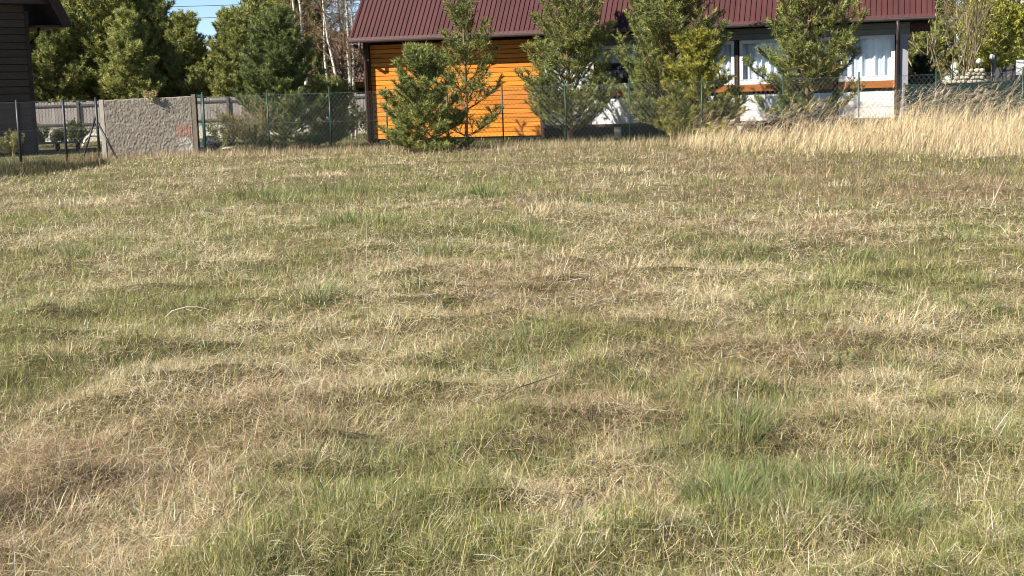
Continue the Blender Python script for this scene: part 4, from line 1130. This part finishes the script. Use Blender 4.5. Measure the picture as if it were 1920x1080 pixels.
OL = [(0.22, 0.20, 0.075), (0.26, 0.22, 0.09), (0.16, 0.17, 0.06)]
shrub((-7.75, 42.3, 0), 1.25, 0.85, 16, 1, 'brownish twiggy shrub in front of the dense rounded pine', [(0.24, 0.17, 0.09), (0.30, 0.22, 0.12), (0.17, 0.14, 0.06)], (2600, 0.03, OL))
shrub((-5.55, 44.6, 0), 0.9, 0.5, 9, 2, 'thin brown bush beside the downpipe of the orange house', [(0.24, 0.17, 0.10), (0.18, 0.13, 0.07)], (700, 0.03, OL))
shrub((-5.0, 51.0, 0), 1.1, 0.7, 9, 33, 'dark leafy bush between the birches and the orange house', [(0.12, 0.1, 0.05)], (2600, 0.045, [(0.07, 0.085, 0.03), (0.10, 0.115, 0.04)]))
shrub((-9.6, 46.5, 0), 0.8, 0.6, 9, 3, 'green weedy bush behind the gap beside the roughcast wall', [(0.2, 0.16, 0.08)], (2200, 0.035, [(0.13, 0.16, 0.05), (0.17, 0.185, 0.06), (0.10, 0.12, 0.04)]))
shrub((-15.2, 42.6, 0), 0.66, 0.22, 9, 4, 'small yellow-green bush behind the grey wire fence by the cabin', [(0.25, 0.2, 0.08)], (1500, 0.035, [(0.27, 0.27, 0.06), (0.21, 0.22, 0.05), (0.32, 0.30, 0.08)]))
for k, (x, hh_) in enumerate([(-18.6, 0.62), (-17.75, 0.66), (-16.95, 0.74)]):
    shrub((x, 54.0, 0), hh_ * 1.05, 0.75, 8, 10 + k, ['clipped dark hedge shrub nearest the cabin before the plank fence', 'middle dark hedge shrub before the plank fence', 'rounded dark hedge shrub farthest from the cabin'][k], [(0.1, 0.08, 0.04)], (3000, 0.04, [(0.055, 0.075, 0.022), (0.075, 0.095, 0.03), (0.10, 0.12, 0.035)]))
shrub((-15.1, 54.5, 0), 0.62, 0.6, 8, 14, 'yellowish bush at the far end of the hedge by the roughcast wall', [(0.2, 0.16, 0.07)], (1500, 0.04, [(0.2, 0.2, 0.06), (0.26, 0.24, 0.08), (0.15, 0.16, 0.05)]))
shrub((18.05, 56.35, 0), 6.0, 2.3, 13, 5, 'tall bare many-stemmed shrub behind the dark green netting fence', [(0.25, 0.20, 0.125), (0.31, 0.25, 0.16), (0.19, 0.15, 0.09)], None, r=0.04, fine=0.007, kids=4)
WL = [(0.36, 0.37, 0.055), (0.43, 0.42, 0.07), (0.29, 0.31, 0.05), (0.24, 0.25, 0.045)]
tree_thing('willow_tree', 'willow', (21.04, 60.37, 0), bare_tree(7.2, 71, 0.10, 2.2, base_z=0.24, ntw=20, droop=1.2, fine=0.008), M['bark_grey'], [(0.30, 0.25, 0.09), (0.25, 0.2, 0.07)], 'yellow-green willow with hanging twigs right of the bare shrub', None, (15000, 0.07, WL), seed=71)
tree_thing('willow_tree', 'willow', (23.00, 59.80, 0), bare_tree(7.0, 72, 0.10, 2.1, base_z=0.26, ntw=18, droop=1.2, fine=0.008), M['bark_grey'], [(0.30, 0.25, 0.09), (0.25, 0.2, 0.07)], 'yellow-green willow cut off by the right edge of the picture', None, (14000, 0.07, WL), seed=72)
# ivy sprig and dry climber on the roughcast wall
shrub((-10.5, 41.3, 1.62), 0.30, 0.22, 9, 20, 'pale yellow dry climber sprouting over the top of the roughcast wall', [(0.36, 0.28, 0.13)], (160, 0.03, [(0.42, 0.36, 0.14), (0.33, 0.27, 0.10)]), 'climber', 'climber')

# ------------------------------------------------------------------ things in the yards
# stones and dark bag beside the roughcast wall
def stone_mesh(seed, sx, sy, sz):
    rn = np.random.default_rng(seed); v, f = [], []
    nu, nv_ = 7, 5
    for j in range(nv_):
        ph = math.pi * (j + 0.5) / nv_
        for i_ in range(nu):
            a = 2 * math.pi * i_ / nu; k = rn.uniform(0.8, 1.15)
            v.append((sx * k * math.sin(ph) * math.cos(a), sy * k * math.sin(ph) * math.sin(a), sz * (1 + math.cos(ph) * k)))
    for j in range(nv_ - 1):
        for i_ in range(nu): f.append((j * nu + i_, (j + 1) * nu + i_, (j + 1) * nu + (i_ + 1) % nu, j * nu + (i_ + 1) % nu))
    f.append(tuple(range(nu))); f.append(tuple(reversed(range((nv_ - 1) * nu, nv_ * nu))))
    return MB().add(v, f).mesh('stone', M['stone'])
for k, (x, y, sx, sz, lab) in enumerate([(-10.55, 49.5, 0.34, 0.2, 'large pale boulder behind the gap beside the roughcast wall'), (-10.0, 50.0, 0.30, 0.24, 'pale boulder on the right of the large one behind the gap'),
                                         (-10.3, 48.6, 0.18, 0.11, 'small pale stone lying before the two boulders'), (-9.1, 45.2, 0.22, 0.06, 'flat pale stone beside the dark plastic bag')]):
    tag(link('boulder', stone_mesh(k, sx, sx * 0.7, sz), None, (x, y, -0.02), k * 1.3), lab, 'stone', 'stones behind the wire gap')
bagv = stone_mesh(9, 0.36, 0.25, 0.17); bagv.materials.clear(); bagv.materials.append(M['tarp'])
tag(link('plastic_bag', bagv, None, (-9.55, 44.4, -0.02), 0.4), 'crumpled blackish plastic bag on the ground beside the roughcast wall', 'bag')
# low bench
BN = empty('garden_bench', (-16.1, 49.6, 0), 0.1, 'low dark garden bench with pale slab before the hedge shrubs', 'bench')
MB().box(-0.85, 0.95, -0.18, 0.18, 0.26, 0.32).build('seat', M['bark_grey'], BN)
for xx in (-0.7, 0.05, 0.75): MB().box(xx, xx + 0.1, -0.15, 0.15, 0.0, 0.258).build('leg', M['dark'], BN)
# pale curved stone edging
ev = MB()
ev.tube([(0.42 * math.cos(t), 0.0, 0.46 * math.sin(t)) for t in np.linspace(0.05, math.pi - 0.05, 14)], 0.06, 7)
tag(ev.build('garden_arch', M['concrete'], None, True, (-15.55, 52.5, 0.0), 0.1), 'low pale curved garden arch beside the hedge shrubs', 'arch')

# garden on the right: stone pile, lamps, grey boards, sign
SP = empty('stone_wall', (17.71, 54.74, 0), -0.1, 'pale dry stone wall behind the dark green netting fence', 'wall')
sms = [stone_mesh(40 + k, 0.13, 0.1, 0.075) for k in range(4)]
for row in range(14):
    wdt = 1.0 if row < 11 else 0.62 - 0.15 * (row - 11)
    nst = int(1.9 * wdt / 0.19)
    for k in range(nst):
        link('stone', sms[random.randrange(4)], SP, (0.95 - k * 0.19 - (0.09 if row % 2 else 0) - random.uniform(-0.02, 0.02), random.uniform(-0.03, 0.03), row * 0.14), random.random() * 6.28)
for x, y, hh_, lab in ((19.95, 57.5, 2.44, 'white globe garden lamp on the taller post under the willow'), (19.35, 57.3, 2.27, 'white globe garden lamp on the lower post behind the stone wall')):
    L_ = empty('garden_lamp', (x, y, 0), 0, lab, 'lamp')
    MB().tube([(0, 0, -0.1), (0, 0, hh_ - 0.1)], 0.05, 8).build('pole', M['darkpost'], L_, True)
    sv_, sf2 = [], []
    for j in range(7):
        ph = math.pi * (j + 0.5) / 7
        for i_ in range(10): sv_.append((0.12 * math.sin(ph) * math.cos(i_ * .6283), 0.12 * math.sin(ph) * math.sin(i_ * .6283), hh_ + 0.12 * math.cos(ph)))
    for j in range(6):
        for i_ in range(10): sf2.append((j * 10 + i_, (j + 1) * 10 + i_, (j + 1) * 10 + (i_ + 1) % 10, j * 10 + (i_ + 1) % 10))
    sf2 += [tuple(range(10)), tuple(reversed(range(60, 70)))]
    MB().add(sv_, sf2).build('globe', M['white'], L_, True)
GB = empty('board_fence', (19.03, 56.81, 0), -0.08, 'dark grey vertical board fence behind the netting at the right edge', 'fence')
gb = MB().box(0, 0.19, -0.012, 0.012, 0.05, 2.0).mesh('board', M['greyboard'])
for k in range(20):
    if 2 <= k <= 3: continue
    link('board', gb, GB, (k * 0.2, 0, random.uniform(-0.02, 0.02)))
for z in (0.4, 1.6): MB().box(0, 4.0, 0.016, 0.06, z, z + 0.08).build('rail', M['greyboard'], GB)
SG = empty('white_sign', (20.95, 56.46, 0), -0.08, 'white rectangular board hanging on the dark grey fence at right edge', 'sign')
MB().box(-0.38, 0.38, -0.02, 0.02, 1.68, 2.27).build('board', M['white'], SG)
MB().box(-0.06, 0.1, -0.026, -0.0205, 1.86, 1.90).build('mark', M['darkpost'], SG)
MB().box(-0.02, 0.12, -0.026, -0.0205, 1.96, 1.985).build('mark', M['darkpost'], SG)
MB().box(-0.03, 0.03, 0.022, 0.05, 0.0, 2.1).build('post', M['darkpost'], SG)

# far houses
FH = empty('far_house', (-9.6, 76, 0), -0.1, 'ochre house with brown tiled roof hidden behind the birches', 'house')
MB().box(-1.6, 4.2, 0.0, 6.0, 0.0, 2.75).build('wall', M['ochre'], FH)
MB().add([(-2.2, -0.6, 2.55), (4.8, -0.6, 2.55), (4.8, 3.0, 5.3), (-2.2, 3.0, 5.3), (-2.2, 6.6, 2.55), (4.8, 6.6, 2.55), (-2.2, -0.6, 2.4), (4.8, -0.6, 2.4), (-2.2, 6.6, 2.4), (4.8, 6.6, 2.4)],
         [(0, 1, 2, 3), (3, 2, 5, 4), (6, 7, 1, 0), (4, 5, 9, 8), (6, 8, 9, 7), (0, 3, 4, 8, 6), (1, 7, 9, 5, 2)]).build('roof', M['brownroof'], FH)
for xx in (-0.8, 1.3):
    w = MB().box(xx, xx + 0.9, -0.05, -0.005, 1.0, 2.1).build('window', M['brown_wood'], FH)
    MB().box(xx + 0.08, xx + 0.82, -0.058, -0.052, 1.08, 2.02).build('pane', M['glass'], w)
FR = empty('far_house', (30.0, 72, 0), -0.15, 'grey roofed house showing above the willows at the right edge', 'house')
MB().box(-4, 8, 0, 8, 0, 3.6).build('wall', M['concrete'], FR)
frr = MB().add([(-4.6, -0.6, 3.5), (8.6, -0.6, 3.5), (8.6, 4.0, 7.6), (-4.6, 4.0, 7.6), (-4.6, 8.6, 3.5), (8.6, 8.6, 3.5), (-4.6, -0.6, 3.3), (8.6, -0.6, 3.3), (-4.6, 8.6, 3.3), (8.6, 8.6, 3.3)],
         [(0, 1, 2, 3), (3, 2, 5, 4), (6, 7, 1, 0), (4, 5, 9, 8), (6, 8, 9, 7), (0, 3, 4, 8, 6), (1, 7, 9, 5, 2)]).build('roof', M['greyroof'], FR)
for k in range(34):
    xx = -4.5 + k * 0.39
    MB().add([(xx, -0.6, 3.502), (xx + 0.12, -0.6, 3.502), (xx + 0.06, -0.62, 3.58), (xx, 4.0, 7.602), (xx + 0.12, 4.0, 7.602), (xx + 0.06, 3.98, 7.68)], [(0, 1, 2), (0, 2, 5, 3), (2, 1, 4, 5), (3, 5, 4)]).build('roof_rib', M['greyroof'], frr)

# power line: two poles out of view, three cables
for x, lab in ((-62, 'wooden power pole far to the left beyond the cabin'), (10, 'wooden power pole hidden behind the maroon roof')):
    PP = empty('power_pole', (x, 98 + 0.1 * x, 0), 0, lab, 'pole')
    MB().tube([(0, 0, -0.3), (0, 0, 9.6)], [0.15, 0.10], 10).build('pole', M['bark_grey'], PP, True)
    MB().box(-0.06, 0.06, -0.5, 0.5, 8.85, 8.97).build('crossarm', M['bark_grey'], PP)
for z0, dy, lab in ((9.40, 0.0, 'uppermost thin power cable crossing the patch of sky'), (8.75, -0.4, 'middle thin power cable crossing the patch of sky'), (8.00, 0.4, 'lowest thin power cable crossing the patch of sky')):
    P = []
    for f in np.linspace(0, 1, 40):
        P.append((-62 + 72 * f, 91.8 + 7.2 * f + dy, z0 - 4 * 0.75 * f * (1 - f)))
    tag(MB().tube(P, 0.022, 5).build('power_cable', M['rail_grey'], None, True), lab, 'cable')

# ------------------------------------------------------------------ single stalks and sticks in the meadow
def gz(x, y): return float(hgt(np.array([x]), np.array([y]))[0])
def stalk(name, x, y, pts, rad, mat, label, cat='stalk', side=0, seed=0):
    z = gz(x, y); rn = random.Random(seed)
    mb = MB().tube([(x + a, y + b, z + c) for a, b, c in pts], [rad * (1 - 0.6 * k / (len(pts) - 1)) for k in range(len(pts))], 5)
    for k in range(side):
        f = rn.uniform(0.35, 0.95); i_ = int(f * (len(pts) - 1)); p_ = pts[i_]; a = rn.random() * 6.28; L_ = rn.uniform(0.06, 0.16)
        mb.tube([(x + p_[0], y + p_[1], z + p_[2]), (x + p_[0] + L_ * 0.6 * math.cos(a), y + p_[1] + L_ * 0.6 * math.sin(a), z + p_[2] + L_)], [rad * 0.5, rad * 0.25], 4)
    return tag(mb.build(name, mat), label, cat)
stalk('straw_blade', -2.55, 10.0, [(0, 0, 0.0), (0.07, 0, 0.06), (0.17, 0, 0.085), (0.26, 0.0, 0.083), (0.34, 0, 0.06)], 0.0065, M['deadwood'], 'pale arched straw blade bowed over in the left of the meadow', 'straw')
stalk('fallen_twig', 4.42, 16.3, [(0, 0, 0.05), (0.10, 0, 0.07), (0.20, 0.02, 0.045), (0.27, 0.03, 0.02), (0.40, 0.08, 0.05)], 0.009, M['deadwood'], 'bleached bent twig lying under the brown weeds at right', 'twig')
stalk('dock_stalk', -2.01, 18.75, [(0, 0, -0.02), (0.01, 0, 0.10), (0.0, 0, 0.22), (0.01, 0, 0.34)], 0.012, M['drybrown'], 'short dry dock stalk with brown seed head left of centre', side=9, seed=1)
stalk('weed_stalk', -2.56, 20.3, [(0, 0, -0.02), (0.02, 0, 0.2), (0.0, 0, 0.42), (0.03, 0, 0.62)], 0.008, M['drybrown'], 'thin tall dead weed stalk in the green patch at left', side=5, seed=2)
stalk('weed_stalk', -1.68, 10.4, [(0, 0, -0.02), (0.01, 0, 0.12), (0.03, 0, 0.25), (0.02, 0, 0.37)], 0.004, M['drybrown'], 'dark thin dead weed stalk right of the pale arched blade', side=6, seed=3)
stalk('stick', -0.1, 6.35, [(0, 0, 0.05), (0.1, 0.06, 0.09), (0.22, 0.14, 0.11), (0.32, 0.2, 0.13)], 0.004, M['drybrown'], 'thin dark stick leaning over the grass below the centre', 'stick', side=1, seed=4)
stalk('weed_stalk', 5.2, 17.0, [(0, 0, -0.02), (0.02, 0, 0.25), (0.0, 0, 0.5), (0.03, 0, 0.78)], 0.006, M['drybrown'], 'tallest dark dead weed stalk among the brown weeds at right', side=8, seed=5)
stalk('weed_stalk', 5.42, 17.4, [(0, 0, -0.02), (-0.02, 0, 0.2), (-0.05, 0, 0.4), (-0.12, 0, 0.62)], 0.006, M['drybrown'], 'dead weed stalk leaning left beside the tallest one at right', side=8, seed=6)
stalk('weed_stalk', 4.6, 18.6, [(0, 0, -0.02), (0.0, 0, 0.2), (0.03, 0, 0.45), (0.02, 0, 0.6)], 0.007, M['drybrown'], 'branching dead weed stalk left of the tallest one at right', side=8, seed=7)
stalk('grass_culm', 5.55, 16.0, [(0, 0, -0.02), (0.06, 0, 0.12), (0.12, 0, 0.25), (0.19, 0, 0.40)], 0.006, M['deadwood'], 'straight pale grass culm leaning right near the right edge', 'grass culm')
stalk('grass_culm', 1.62, 7.35, [(0, 0, -0.02), (-0.04, 0, 0.09), (-0.09, 0, 0.18), (-0.15, 0, 0.27)], 0.0025, M['deadwood'], 'thin pale grass culm leaning left in the right foreground', 'grass culm')
stalk('grass_culm', -1.3, 12.4, [(0, 0, -0.02), (0.0, 0, 0.15), (0.01, 0, 0.35), (0.01, 0, 0.52)], 0.004, M['deadwood'], 'upright pale grass culm left of centre', 'grass culm')
